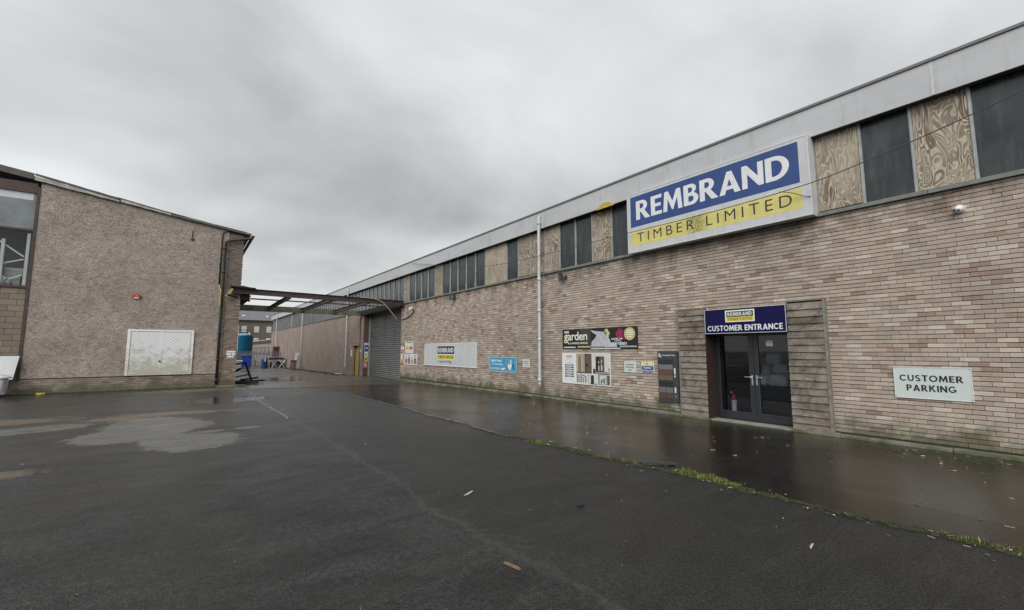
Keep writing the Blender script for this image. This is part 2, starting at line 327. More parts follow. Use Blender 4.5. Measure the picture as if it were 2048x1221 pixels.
def mk_shut():
    g = G('galvanised_slat'); n = g.noise(1, 5, 0.7, 0.3, g.map((3, 1.2, 6))); n2 = g.noise(1, 4, 0.7, 0, g.map((1, 2.2, 0.35)))
    c = g.mix(g.ramp(n, [(0.3, 0.0), (0.7, 1.0)]), (0.16, 0.165, 0.165), (0.27, 0.275, 0.27)); c = g.mix(g.ramp(n2, [(0.5, 0), (0.75, 0.5)]), c, (0.09, 0.085, 0.075))
    g.set('Base Color', c); g.set('Roughness', 0.45); g.set('Metallic', 0.35); return g.m
m_shut = mk_shut()
m_grass = vcol('grass_blades', 0.6, 0.15, (20, 20, 20), 0.0)
m_moss = flat('moss', (0.030, 0.038, 0.012), 0.95, var=0.6, scale=25)
m_vpaint = vcol('litter_pieces', 0.6, 0.1, (20, 20, 20), 0.0)

# ------------------------------------------------------------------ mesh helpers
class MB:
    def __init__(s): s.v = []; s.f = []; s.c = []
    def add(s, vs_, fs, c=None):
        o = len(s.v); s.v += [tuple(p) for p in vs_]; s.f += [tuple(i+o for i in q) for q in fs]; s.c += [c or (1, 1, 1)]*len(vs_); return s
    def box(s, x0, x1, y0, y1, z0, z1, c=None, skip=()):
        v = [(x0,y0,z0),(x1,y0,z0),(x1,y1,z0),(x0,y1,z0),(x0,y0,z1),(x1,y0,z1),(x1,y1,z1),(x0,y1,z1)]
        f = {'-z':(0,3,2,1),'+z':(4,5,6,7),'-y':(0,1,5,4),'+x':(1,2,6,5),'+y':(2,3,7,6),'-x':(3,0,4,7)}
        return s.add(v, [f[k] for k in f if k not in skip], c)
    def bar(s, a, b, wdt, hgt, c=None, up=(0,0,1)):
        a = Vector(a); b = Vector(b); d = (b-a).normalized(); sd_ = d.cross(Vector(up))
        if sd_.length < 1e-4: sd_ = d.cross(Vector((1,0,0)))
        sd_.normalize(); u = sd_.cross(d); v = []
        for p in (a, b):
            for i, j in ((-1,-1),(1,-1),(1,1),(-1,1)): v.append(p + sd_*i*wdt/2 + u*j*hgt/2)
        return s.add(v, [(0,3,2,1),(4,5,6,7),(0,1,5,4),(1,2,6,5),(2,3,7,6),(3,0,4,7)], c)
    def tube(s, pts, r, n=10, c=None, caps=True):
        pts = [Vector(p) for p in pts]; v = []; f = []; rs = r if isinstance(r, (list, tuple)) else [r]*len(pts)
        ref = Vector((0.13, 0.21, 0.97))
        for i, p in enumerate(pts):
            d = (pts[min(i+1, len(pts)-1)]-pts[max(i-1, 0)]).normalized()
            a = d.cross(ref)
            if a.length < 0.15: a = d.cross(Vector((1, 0.1, 0)))
            a.normalize(); b = d.cross(a)
            for k in range(n):
                t = 2*math.pi*k/n; v.append(p + (a*math.cos(t)+b*math.sin(t))*rs[i])
        for i in range(len(pts)-1):
            for k in range(n): f.append((i*n+k, i*n+(k+1)%n, (i+1)*n+(k+1)%n, (i+1)*n+k))
        if caps: f.append(tuple(range(n-1, -1, -1))); f.append(tuple((len(pts)-1)*n+k for k in range(n)))
        return s.add(v, f, c)
    def lathe(s, cen, prof, n=20, c=None):
        v = []; f = []
        for r, z in prof:
            for k in range(n):
                t = 2*math.pi*k/n; v.append((cen[0]+r*math.cos(t), cen[1]+r*math.sin(t), cen[2]+z))
        for i in range(len(prof)-1):
            for k in range(n): f.append((i*n+k, i*n+(k+1)%n, (i+1)*n+(k+1)%n, (i+1)*n+k))
        f.append(tuple(range(n-1, -1, -1))); f.append(tuple((len(prof)-1)*n+k for k in range(n)))
        return s.add(v, f, c)
    def prism(s, poly, P, d0, d1, c=None):
        """poly of (a,b) extruded from depth d0 to d1 through P(a,b,d)"""
        n = len(poly); v = [P(a, b, d0) for a, b in poly]+[P(a, b, d1) for a, b in poly]
        f = [tuple(range(n)), tuple(range(2*n-1, n-1, -1))]+[(i, i+n, (i+1)%n+n, (i+1)%n) for i in range(n)]
        return s.add(v, f, c)
    def mesh(s, name):
        me = bpy.data.meshes.new(name); me.from_pydata(s.v, [], s.f)
        a = me.color_attributes.new('Col', 'FLOAT_COLOR', 'POINT')
        fl = []
        for q in s.c: fl += [q[0], q[1], q[2], 1.0]
        a.data.foreach_set('color', fl)
        bm = bmesh.new(); bm.from_mesh(me); bmesh.ops.recalc_face_normals(bm, faces=bm.faces); bm.to_mesh(me); bm.free()
        me.update(); return me
    def build(s, name, mat, parent=None, smooth=False, bevel=0):
        me = s.mesh(name)
        if smooth: me.polygons.foreach_set('use_smooth', [True]*len(me.polygons))
        o = link(name, me, mat, parent)
        if smooth:
            md = o.modifiers.new('n', 'WEIGHTED_NORMAL') if False else None
        if bevel:
            b = o.modifiers.new('bevel', 'BEVEL'); b.width = bevel; b.segments = 2; b.limit_method = 'ANGLE'
        return o
def link(name, me, mat, parent=None):
    o = bpy.data.objects.new(name, me); col.objects.link(o)
    if mat and not me.materials: me.materials.append(mat)
    if parent: o.parent = parent
    return o
def tag(o, label=None, cat=None, group=None, kind=None):
    if label: o['label'] = label
    if cat: o['category'] = cat
    if group: o['group'] = group
    if kind: o['kind'] = kind
    return o
def thing(name, label, cat, group=None):
    o = bpy.data.objects.new(name, None); col.objects.link(o); o.empty_display_size = 0.2
    return tag(o, label, cat, group)
def part(name, parent, mat, fn, smooth=False, bevel=0):
    b = MB(); fn(b); return b.build(name, mat, parent, smooth, bevel)
def WP(y, z, X):
    """a point of the long wall measured on the plane X=10, moved to depth X"""
    k = X/10.0; return (X, y*k, CAM_H+(z-CAM_H)*k)
def clampf(v, a=0.0, b=1.0): return max(a, min(b, v))
def gz(x, y):
    s = clampf((x-2)/6); t = clampf((y-24)/6)
    return -0.0105*max(0.0, min(y, 90)-12)*max(s, t)

# ------------------------------------------------------------------ ground
def grid_sheet(name, xs, ys, dz, mat, parent=None, kind='structure', mask=None):
    v = []; f = []; nx = len(xs)
    for y in ys:
        for x in xs: v.append((x, y, gz(x, y)+dz))
    for j in range(len(ys)-1):
        for i in range(nx-1):
            f.append((j*nx+i, j*nx+i+1, (j+1)*nx+i+1, (j+1)*nx+i))
    b = MB(); b.add(v, f); o = b.build(name, mat, parent)
    if kind: o['kind'] = kind
    return o
xs = [-600, -250, -100, -50]+list(range(-30, 31))+[50, 100, 250, 600]
ys = [-600, -250, -100, -40]+list(range(-20, 111))+[150, 250, 600]
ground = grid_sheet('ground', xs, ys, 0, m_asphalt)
# wet walkway strip along the long wall, with an uneven outer edge
def edge_x(y):
    base = 5.52 - 0.05*clampf(y/3)*2 - 0.3*clampf((y-3)/4)
    return base + 0.035*math.sin(y*2.3)+0.02*math.sin(y*5.9+1)+0.015*math.sin(y*13.1)
v = []; f = []
ys_w = [-8+0.25*i for i in range(0, 119)]
cols_ = 7
for y in ys_w:
    x0 = edge_x(y); x1 = 9.95
    for i in range(cols_):
        t = i/(cols_-1); x = x0+(x1-x0)*t; v.append((x, y, gz(x, y)+0.006+(0.022 if i else -0.004)))
for j in range(len(ys_w)-1):
    for i in range(cols_-1): f.append((j*cols_+i, j*cols_+i+1, (j+1)*cols_+i+1, (j+1)*cols_+i))
b = MB(); b.add(v, f); walkway = tag(b.build('walkway', m_walk), kind='structure')
# concrete apron in the gap between the two buildings
slab = grid_sheet('concrete_apron', [2.2+0.4*i for i in range(20)]+[10.0], [21.6+0.4*i for i in range(12)], 0.012, m_slab)
for vv in slab.data.vertices:
    if vv.co.y < 21.7: vv.co.y += -0.9*clampf((vv.co.x-3.5)/3)+0.12*math.sin(vv.co.x*2.7); vv.co.z = gz(vv.co.x, vv.co.y)+0.008
def blob(name, pts, mat, dz, jit=0.06, seed=1, sub=7):
    r = random.Random(seed); P = []
    n = len(pts)
    for i in range(n):
        p0, p1, p2, p3 = (Vector(pts[(i+k-1) % n]) for k in range(4))
        for k in range(sub):
            t = k/sub
            q = 0.5*((2*p1)+(p2-p0)*t+(2*p0-5*p1+4*p2-p3)*t*t+(3*p1-p0-3*p2+p3)*t**3)
            P.append((q.x+r.uniform(-jit, jit), q.y+r.uniform(-jit, jit)*1.6))
    b = MB(); b.add([(x, y, gz(x, y)+dz) for x, y in P], [tuple(range(len(P)))])
    me = b.mesh(name); bm = bmesh.new(); bm.from_mesh(me); bmesh.ops.triangulate(bm, faces=bm.faces); bm.to_mesh(me); bm.free()
    return tag(link(name, me, mat), kind='structure')
# painted lines
def line(name, pts, wd, mat, dz=0.005):
    v = []; f = []
    for i, (x, y) in enumerate(pts):
        v += [(x-wd/2, y, gz(x, y)+dz), (x+wd/2, y, gz(x, y)+dz)]
        if i: f.append((2*i-2, 2*i-1, 2*i+1, 2*i))
    b = MB(); b.add(v, f); o = b.build(name, mat); return tag(o, kind='structure')
line('painted_line', [(2.06-0.04*math.sin(y*0.9), y) for y in [11.8+0.4*i for i in range(25)]], 0.075, m_line)
line('painted_line', [(edge_x(y)-0.06, y) for y in [8.6+0.3*i for i in range(31)]], 0.07, m_line, 0.012)
line('painted_line', [(edge_x(y)-0.05, y) for y in [6.75+0.25*i for i in range(7)]], 0.08, m_lineb, 0.012)

# ------------------------------------------------------------------ brickwork
PAL = [((0.45, 0.378, 0.312), 30), ((0.415, 0.34, 0.28), 28), ((0.54, 0.465, 0.39), 14), ((0.385, 0.308, 0.252), 13), ((0.44, 0.35, 0.285), 13), ((0.36, 0.30, 0.255), 4), ((0.29, 0.205, 0.16), 2.2), ((0.455, 0.37, 0.28), 3), ((0.405, 0.30, 0.25), 4)]
def pick_col(r, bright=1.0):
    t = r.uniform(0, sum(q for _, q in PAL))
    for c, q in PAL:
        t -= q
        if t <= 0: break
    k = r.uniform(0.9, 1.1)*bright*0.97; return (c[0]*k, c[1]*k*1.01, c[2]*k*1.0)
def courses(y0, y1, z0, z1, holes, r, L0=0.225, H0=0.075, gap=0.0025, bed=0.0115, hdr=0.055):
    """stretcher bond: list of (ya,yb,za,zb,colour)"""
    res = []; nz = int(round((z1-z0)/H0))
    for k in range(nz):
        za = z0+k*H0; zb = za+H0-bed; zm = (za+zb)/2
        cuts = sorted([(a, b_) for a, b_, c, d in holes if c < zm < d]); iv = []; s = y0
        for a, b_ in cuts:
            if a > s: iv.append((s, a))
            s = max(s, b_)
        if s < y1: iv.append((s, y1))
        off = (L0/2 if k % 2 else 0)+r.uniform(-0.02, 0.02)
        n0 = int(math.floor((y0-off)/L0))-1
        for i in range(n0, n0+int((y1-y0)/L0)+4):
            a = off+i*L0+r.uniform(-0.003, 0.003); b_ = off+(i+1)*L0-gap
            parts = [(a, b_, None)]
            if r.random() < hdr:
                m = (a+b_)/2; kk = r.uniform(0.8, 1.05); dk = tuple(x*kk for x in (0.34, 0.245, 0.19)); parts = [(a, m-gap/2, dk), (m+gap/2, b_, dk)]
            for p, q, cc in parts:
                for ia, ib in iv:
                    pa = max(p, ia); qb = min(q, ib)
                    if qb-pa > 0.03: res.append((pa, qb, za+r.uniform(-0.001, 0.001), zb+r.uniform(-0.0015, 0.001), cc or pick_col(r)))
    return res

# ================================================================== warehouse (long building on the right)
WX = 10.0; WY0, WY1 = -6.0, 72.0
SILL0, SILL1, GT, FT = 4.29, 4.375, 5.98, 6.60
D0, D1, DT = 3.77, 5.54, 2.12      # entrance opening
S0, S1, ST = 24.12, 30.8, 4.15     # roller shutter opening
Yd0, Yd1, YdT = 31.8, 33.15, 1.95  # yellow door
WH = thing('warehouse', 'long brown brick warehouse with clerestory windows and pale metal fascia on the right', 'warehouse')
# wall core
def wall_core(b):
    def seg(y0, y1, z0, z1): b.box(WX+0.022, WX+0.33, y0, y1, z0, z1)
    seg(WY0, D0, -0.3, SILL0); seg(D0, D1, DT, SILL0); seg(D1, S0, -0.4, SILL0)
bw = part('brick_wall', WH, m_mortar, wall_core)
holes = [(D0-0.02, D1+0.02, -1, DT)]
rb = random.Random(3)
bl = courses(WY0, S0, 0.115, SILL0-0.005, holes, rb)
def vis_score(q):
    y = (q[0]+q[1])/2; z = (q[2]+q[3])/2
    d = Vector((WX, y, z-CAM_H)); fw = Vector((math.sin(HEAD)*math.cos(PITCH), math.cos(HEAD)*math.cos(PITCH), math.sin(PITCH)))
    rt = Vector((math.cos(HEAD), -math.sin(HEAD), 0)); zd = d.dot(fw)
    if zd < 0.1 or d.dot(rt)/zd*870 > 1018: return -1
    if 3.1 < y < 6.33 and z < 2.66: return -1
    if 1.2 < y < 2.18 and 0.8 < z < 1.4: return -1
    return (q[1]-q[0])*WX/d.length**3
bl.sort(key=vis_score, reverse=True)
def brick_x(r): return WX-r.uniform(0.0, 0.004)
cache = {}
palette = [pick_col(rb) for _ in range(26)]
for i, q in enumerate(bl[:300]):
    ya, yb, za, zb, c = q
    L_ = round((yb-ya)/0.01)*0.01; ci = min(range(len(palette)), key=lambda k: sum((palette[k][j]-c[j])**2 for j in range(3)))
    key = (L_, ci)
    if key not in cache:
        t = MB(); t.box(0, 0.028, -L_/2, L_/2, -0.0322, 0.0322, palette[ci], skip=('+x',)); cache[key] = t.mesh('brick')
    o = link('brick', cache[key], m_brick, bw); o.location = (brick_x(rb), (ya+yb)/2, (za+zb)/2)
t = MB()
for ya, yb, za, zb, c in bl[300:]:
    x = brick_x(rb); t.box(x, x+0.028, ya, yb, za, zb, c, skip=('+x',))
tag(t.build('brickwork', m_brick, bw), kind='stuff')
# concrete kerb at the wall foot
for i, y in enumerate([WY0+1.5*k for k in range(0, 21)]):
    ya, yb = y+0.005, min(y+1.495, S0-0.05)
    if yb-ya < 0.1: continue
    segs = [(ya, yb)]
    if ya < D1 and yb > D0: segs = [(ya, min(yb, D0-0.1))]+[(max(ya, D1+0.1), yb)]
    for a, b_ in segs:
        if b_-a < 0.1: continue
        o = part('kerb_stone', WH, m_kerb, lambda q: q.box(WX-0.12-rnd.uniform(0, .02), WX+0.02, a, b_, -0.35, 0.085+gz(10, (a+b_)/2)*0.7+rnd.uniform(-.008, .008)), bevel=0.012)
# far part: roughcast wall
def harl(b):
    X0 = WX-0.01
    def seg(y0, y1, z0, z1): b.box(X0, WX+0.45, y0, y1, z0, z1)
    seg(S1, Yd0, -1.2, SILL0); seg(Yd0, Yd1, YdT, SILL0); seg(Yd1, WY1, -1.5, SILL0)
part('roughcast_wall', WH, m_harl2, harl)
part('shutter_lintel', WH, flat('dark_lintel', (0.05, 0.045, 0.04), 0.8), lambda b: b.box(WX+0.02, WX+0.45, S0, S1, ST, SILL0))
part('reveal', WH, flat('maroon_reveal', (0.115, 0.07, 0.06), 0.85, var=0.3), lambda b: b.box(WX+0.004, WX+0.446, S1-0.02, S1-0.002, -0.6, ST))
part('corner_strip', WH, flat('grey_corner', (0.2, 0.2, 0.18), 0.8, var=0.4), lambda b: b.box(WX-0.012, WX+0.3, S0-0.004, S0+0.05, -0.3, ST))
# shutter
sh = part('roller_shutter', WH, m_dark, lambda b: b.box(WX+0.47, WX+0.5, S0-0.3, S1, -0.5, ST+0.1))
prof = [(0.0, 0.0), (-0.018, 0.014), (-0.034, 0.046), (-0.034, 0.072), (-0.016, 0.100), (0.0, 0.108)]
t = MB(); n = len(prof)
t.add([(x, S0-0.2, z) for x, z in prof]+[(x, S1-0.02, z) for x, z in prof], [(i, i+1, n+i+1, n+i) for i in range(n-1)])
slat_me = t.mesh('slat')
k = 0
while -0.28+k*0.118 < ST-0.02:
    o = link('slat', slat_me, m_shut, sh); o.location = (WX+0.462, 0, -0.28+k*0.118); k += 1
part('guide_rail', sh, m_alu, lambda b: b.box(WX+0.36, WX+0.455, S1-0.09, S1-0.025, -0.4, ST))
# yellow door
yd = part('door', WH, flat('yellow_paint', (0.52, 0.36, 0.03), 0.5, var=0.15), lambda b: b.box(WX+0.19, WX+0.24, Yd0, Yd1, -0.4, YdT-0.05))
yd['label'] = 'narrow yellow door in the roughcast wall'
part('door_frame', yd, m_dark, lambda b: (b.box(WX+0.15, WX+0.25, Yd1-0.07, Yd1-0.002, -0.4, YdT-0.01), b.box(WX+0.15, WX+0.25, Yd0, Yd1-0.07, YdT-0.06, YdT-0.01)))
# sill stones
y = WY0
while y < WY1:
    y2 = min(y+rnd.choice((1.5, 1.5, 2.2)), WY1)
    part('sill', WH, m_sill, lambda b: b.prism([(WX-0.065, SILL0), (WX+0.3, SILL0), (WX+0.3, SILL1+0.02), (WX-0.06, SILL1-0.012)], lambda a, c, d: (a, d, c), y+0.004, y2-0.004)); y = y2
# clerestory: mullions, panes, plywood boards
mull = [0.92-0.735*k for k in range(10, 0, -1)]+[0.92, 1.65, 2.38, 3.14, 3.9, 4.66, 5.42, 6.18, 6.94, 7.68, 8.43, 9.21, 9.95, 10.71, 11.44, 12.26, 13.02, 13.77, 14.53, 15.32, 16.12, 16.90, 17.67, 18.40, 19.22, 19.99, 20.80, 21.61, 22.37, 23.21, 23.96]
mull = [m for m in mull if m > WY0]
while mull[-1]+0.775 < WY1-0.3: mull.append(mull[-1]+0.775)
plyset = {0.92: 1, 1.65: 0, 2.38: 1}
def is_ply(a):
    for p in (0.92, 2.38, 7.68+0.0, 10.71, 11.44, 12.26, 13.77, 14.53, 19.22, 23.21): 
        if abs(a-p) < 0.02 and p != 7.68: return True
    return abs(a-8.43) < 0.02 or abs(a-46.4) < 0.4
PLY = [0.92, 2.38, 8.43, 10.71, 11.44, 12.26, 13.77, 14.53, 19.22, 23.21]
bar_me = {}
for i, m in enumerate(mull):
    t = part('glazing_bar', WH, m_alu, lambda b: (b.box(WX+0.035, WX+0.12, m-0.024, m+0.024, SILL1+0.005, GT+0.05), b.box(WX+0.022, WX+0.034, m-0.012, m+0.012, SILL1+0.005, GT+0.05)))
    if i+1 < len(mull):
        a, b_ = m+0.024, mull[i+1]-0.024
        if any(abs(m-p) < 0.05 for p in PLY) or abs(m-57) < 0.38:
            rx = rnd.uniform(-0.006, 0.008); top = GT-0.02-rnd.uniform(0, 0.06); lo = SILL1+rnd.uniform(0.01, 0.035)
            part('plywood_board', WH, m_ply, lambda q: q.prism([(a+0.004, lo+0.012*rnd.random()), (b_-0.004, lo), (b_-0.006, top-0.01*rnd.random()), (a+0.005, top)], lambda u, z, d: (d, u, z), WX+0.04+rx, WX+0.055+rx))
        else:
            g_ = m_glass_dark if m < 25.0 else (m_glass_dark if (i*7 % 5) == 0 else m_glass_far)
            tl = rnd.uniform(-0.004, 0.004)
            part('pane', WH, m_glass_dark, lambda q: q.add([(WX+0.07+tl, a, SILL1), (WX+0.07-tl, b_, SILL1), (WX+0.075, b_, GT+0.04), (WX+0.075, a, GT+0.04)], [(0, 1, 2, 3)]))
part('window_back', WH, m_dark, lambda b: b.box(WX+0.16, WX+0.30, WY0, WY1, SILL1-0.05, GT+0.1))
# fascia panels, drip edge, roof
y = WY0; FX = WX-0.14
while y < WY1:
    y2 = min(y+3.65, WY1)
    fp = part('fascia_panel', WH, m_fascia, lambda b: b.box(FX, FX+0.03, y+0.002, y2-0.002, 5.93, 6.535))
    part('joint_strip', fp, flat('fascia_joint', (0.52, 0.53, 0.54), 0.5), lambda b: b.box(FX-0.005, FX-0.001, y2-0.018, y2+0.018, 5.935, 6.53))
    y = y2
part('soffit', WH, flat('soffit_board', (0.12, 0.12, 0.12), 0.8), lambda b: b.box(FX+0.031, WX+0.3, WY0, WY1, 5.95, 5.99))
part('roof_edge', WH, flat('roof_edge_trim', (0.16, 0.155, 0.155), 0.6), lambda b: b.box(FX-0.03, WX+0.4, WY0, WY1, 6.536, 6.585))
part('roof', WH, flat('roof_sheet', (0.2, 0.2, 0.2), 0.8), lambda b: b.add([(WX+0.35, WY0, 6.56), (40, WY0, 7.6), (40, WY1, 7.6), (WX+0.35, WY1, 6.56), (40, WY0, -1), (40, WY1, -1), (WX+0.45, WY1, -2), (WX+0.45, WY0, -1)], [(0, 1, 2, 3), (1, 4, 5, 2), (3, 2, 5, 6), (0, 7, 4, 1)]))
# yellow insulation edge hanging out of the fascia beside the big sign
tg = MB(); nA = 10
for s_ in range(2):
    pass
P_ = [(8.98-0.68*i/nA, 6.0+0.13*math.sin(math.pi*i/nA)) for i in range(nA+1)]
tg.prism(P_+[(8.30, 5.965), (8.98, 5.965)], lambda a, c, d: (d, *WP(a, c, d)[1:]), FX-0.10, FX-0.012)
part('torn_flap', WH, flat('yellow_foam', (0.50, 0.36, 0.06), 0.8, var=0.3), lambda b: b.add(tg.v, tg.f))
# downpipes
def downpipe(y, ztop, zbot, shoe=False, r=0.055):
    X = FX-0.075
    pts = [(FX+0.01, y, ztop-0.0), (X+0.02, y, ztop-0.005), (X, y, ztop-0.05), (X, y, ztop-0.4), (X, y, 5.0), (X, y, zbot+0.1), (X, y, zbot)]
    if shoe: pts[-1] = (X, y, zbot+0.25); pts.append((X-0.18, y-0.02, zbot+0.04))
    p = part('downpipe', WH, m_pvc, lambda b: b.tube(pts, r, 14), smooth=True)
    for z in (ztop-0.25, 3.0, 4.1, 2.0, zbot+0.2):
        if z > zbot+0.1: part('pipe_collar', p, m_pvc, lambda b: b.tube([(X, y, z-0.05), (X, y, z+0.05)], r+0.010, 14), smooth=True)
    for z in (4.05, 3.05, zbot+0.3):
        part('bracket', p, m_alu, lambda b: b.box(X-0.03, WX, y+r-0.005, y+r+0.02, z-0.015, z+0.015))
downpipe(11.5, 6.36, 0.42)
downpipe(34.2, 6.4, 0.25)
downpipe(50.3, 6.4, -0.25, True)
downpipe(66.6, 6.4, 0.1)
part('stain_pipe', WH, flat('rusty_conduit', (0.06, 0.04, 0.035), 0.7), lambda b: b.tube([(WX-0.03, 31.45, -0.3), (WX-0.03, 31.45, 4.0)], 0.03, 8))
# timber surround of the entrance
TC = thing('timber_surround', 'weathered grey horizontal timber cladding around the glass entrance doors', 'timber cladding')
TX = WX-0.115
def cladding(y0, y1):
    z = 0.065; i = 0
    while z < 2.60:
        h = min(rnd.uniform(0.136, 0.148), 2.625-z)
        if h < 0.05: break
        g = rnd.uniform(0.9, 1.12); c = (0.25*g, 0.215*g, 0.175*g) if rnd.random() < 0.6 else (0.26*g, 0.235*g, 0.195*g)
        if rnd.random() < 0.10: c = (0.17*g, 0.13*g, 0.10*g)
        tilt = rnd.uniform(0.014, 0.024)
        part('plank', TC, m_timber, lambda b: b.prism([(TX-tilt, z+0.002), (TX+0.024, z+0.002), (TX+0.024, z+h-0.006), (TX+0.006, z+h-0.006)], lambda a, c_, d: (a, d, c_), y0+rnd.uniform(0, .004), y1-rnd.uniform(0, .004), c))
        z += h; i += 1
k9 = TX/10
yl0, yl1, yr0, yr1 = 5.61*k9, 6.30*k9, 3.13*k9, 3.825*k9
cladding(yl0, yl1); cladding(yr0+0.04, yr1)
part('edge_board', TC, m_trim, lambda b: b.box(TX-0.012, TX+0.11, yr0, yr0+0.038, 0.05, 2.62))
part('edge_board', TC, m_trim, lambda b: b.box(TX-0.008, TX+0.11, yl1+0.001, yl1+0.03, 0.05, 2.62))
part('top_board', TC, m_trim, lambda b: b.box(TX-0.006, TX+0.11, yl0, yl1+0.03, 2.626, 2.646))
part('top_board', TC, m_trim, lambda b: b.box(TX-0.006, TX+0.11, yr0, yr1, 2.626, 2.646))
part('batten', TC, m_dark, lambda b: b.box(TX+0.026, WX-0.006, yl0+0.02, yl1, 0.06, 2.62)); part('batten', TC, m_dark, lambda b: b.box(TX+0.026, WX-0.006, yr0+0.04, yr1-0.02, 0.06, 2.62))
part('reveal_board', TC, flat('dark_red_brown_timber', (0.036, 0.018, 0.012), 0.7, var=0.4, scale=9), lambda b: b.box(TX+0.001, WX+0.29, D1-0.002, D1+0.018, 0.06, DT))
part('reveal_board', TC, m_trim, lambda b: b.box(TX+0.001, WX+0.29, yr1-0.02, yr1-0.002, 0.06, DT))
part('foot_stone', TC, m_kerb, lambda b: b.box(WX-0.15, WX+0.02, yl0-0.03, yl1+0.08, -0.2, 0.055), bevel=0.01)
part('foot_stone', TC, m_kerb, lambda b: b.box(WX-0.15, WX+0.02, yr0-0.1, yr1, -0.2, 0.055), bevel=0.01)
# entrance doors, threshold and the dark lobby behind
m_door = flat('anthracite_aluminium', (0.022, 0.025, 0.030), 0.35, var=0.15)
m_chrome = flat('brushed_handle', (0.62, 0.63, 0.64), 0.25, 0.9, var=0.05)
DX = WX+0.29
mid = (D0+D1)/2
for (a, b_, hs) in ((mid+0.003, D1-0.012, -1), (D0+0.012, mid-0.003, 1)):
    d = part('door', WH, m_door, lambda q: (q.box(DX, DX+0.06, a, a+0.095, 0.07, DT-0.03), q.box(DX, DX+0.06, b_-0.095, b_, 0.07, DT-0.03), q.box(DX, DX+0.06, a+0.096, b_-0.096, 0.07, 0.235), q.box(DX, DX+0.06, a+0.096, b_-0.096, DT-0.15, DT-0.03)), bevel=0.004)
    part('pane', d, m_doorglass, lambda q: q.add([(DX+0.03, a+0.09, 0.23), (DX+0.03, b_-0.09, 0.23), (DX+0.03, b_-0.09, DT-0.14), (DX+0.03, a+0.09, DT-0.14)], [(0, 1, 2, 3)]))
    part('bead', d, flat('bead_grey', (0.07, 0.075, 0.08), 0.4), lambda q: (q.box(DX-0.006, DX-0.001, a+0.088, a+0.096, 0.23, DT-0.14), q.box(DX-0.006, DX-0.001, b_-0.096, b_-0.088, 0.23, DT-0.14), q.box(DX-0.006, DX-0.001, a+0.097, b_-0.097, 0.23, 0.238)))
    hy = (a+0.045) if hs < 0 else (b_-0.045)
    part('handle', d, m_chrome, lambda q: (q.box(DX-0.012, DX-0.001, hy-0.016, hy+0.016, 0.86, 1.08), q.tube([(DX-0.012, hy, 1.035), (DX-0.05, hy, 1.035), (DX-0.056, hy-hs*0.02, 1.035), (DX-0.056, hy-hs*0.145, 1.035)], 0.0105, 8)))
part('door_frame', WH, m_door, lambda q: (q.box(DX-0.01, DX+0.07, D1-0.011, D1+0.01, 0.05, DT), q.box(DX-0.01, DX+0.07, D0-0.03, D0+0.011, 0.05, DT), q.box(DX-0.01, DX+0.07, D0, D1, DT-0.028, DT+0.02)))
part('threshold', WH, flat('pale_threshold', (0.30, 0.29, 0.26), 0.6, var=0.3), lambda q: q.box(WX-0.06, DX-0.03, D0-0.1, D1+0.03, -0.1, 0.045))
part('threshold', WH, m_dark, lambda q: q.box(DX-0.028, DX+0.06, D0, D1, -0.1, 0.066))
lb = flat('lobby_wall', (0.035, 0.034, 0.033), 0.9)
def lobby(b):
    x0, x1, y0, y1, z0, z1 = WX+0.34, 15.5, 1.2, 9.5, 0.02, 2.7
    v = [(x0,y0,z0),(x1,y0,z0),(x1,y1,z0),(x0,y1,z0),(x0,y0,z1),(x1,y0,z1),(x1,y1,z1),(x0,y1,z1)]
    b.add(v, [(0,1,2,3),(4,7,6,5),(0,4,5,1),(1,5,6,2),(2,6,7,3)])
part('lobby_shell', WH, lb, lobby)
part('lobby_shelf', WH, flat('lobby_board', (0.30, 0.22, 0.12), 0.7), lambda b: b.box(12.6, 12.65, 5.9, 7.2, 1.75, 2.0))
part('lobby_post', WH, flat('lobby_post', (0.24, 0.21, 0.17), 0.7), lambda b: b.box(11.0, 11.06, 5.75, 5.9, 0.03, 2.1))
# things inside the lobby
fe = thing('fire_extinguisher', 'small fire extinguisher standing behind the left glass door', 'extinguisher'); fe.location = (DX+0.16, 5.22, 0.02)
part('cylinder', fe, flat('extinguisher_label', (0.68, 0.68, 0.66), 0.4), lambda b: b.lathe((0, 0, 0), [(0.055, 0.19), (0.057, 0.20), (0.057, 0.46)], 18), smooth=True)
part('shoulder', fe, flat('extinguisher_red', (0.42, 0.02, 0.02), 0.35), lambda b: b.lathe((0, 0, 0), [(0.0565, 0.461), (0.055, 0.52), (0.045, 0.565), (0.02, 0.59), (0.02, 0.61)], 18), smooth=True)
part('valve', fe, m_blackpipe, lambda b: (b.box(-0.02, 0.02, -0.05, 0.03, 0.612, 0.64), b.bar((0, 0.03, 0.64), (0, -0.07, 0.69), 0.02, 0.012)))
part('gauge', fe, m_white, lambda b: b.tube([(-0.03, 0.04, 0.63), (-0.045, 0.04, 0.63)], 0.018, 10))
part('stand', fe, m_dark, lambda b: b.box(-0.08, 0.08, -0.08, 0.08, 0.002, 0.188))
m_bag = flat('white_woven_bag', (0.82, 0.84, 0.9), 0.7, var=0.2, scale=9)
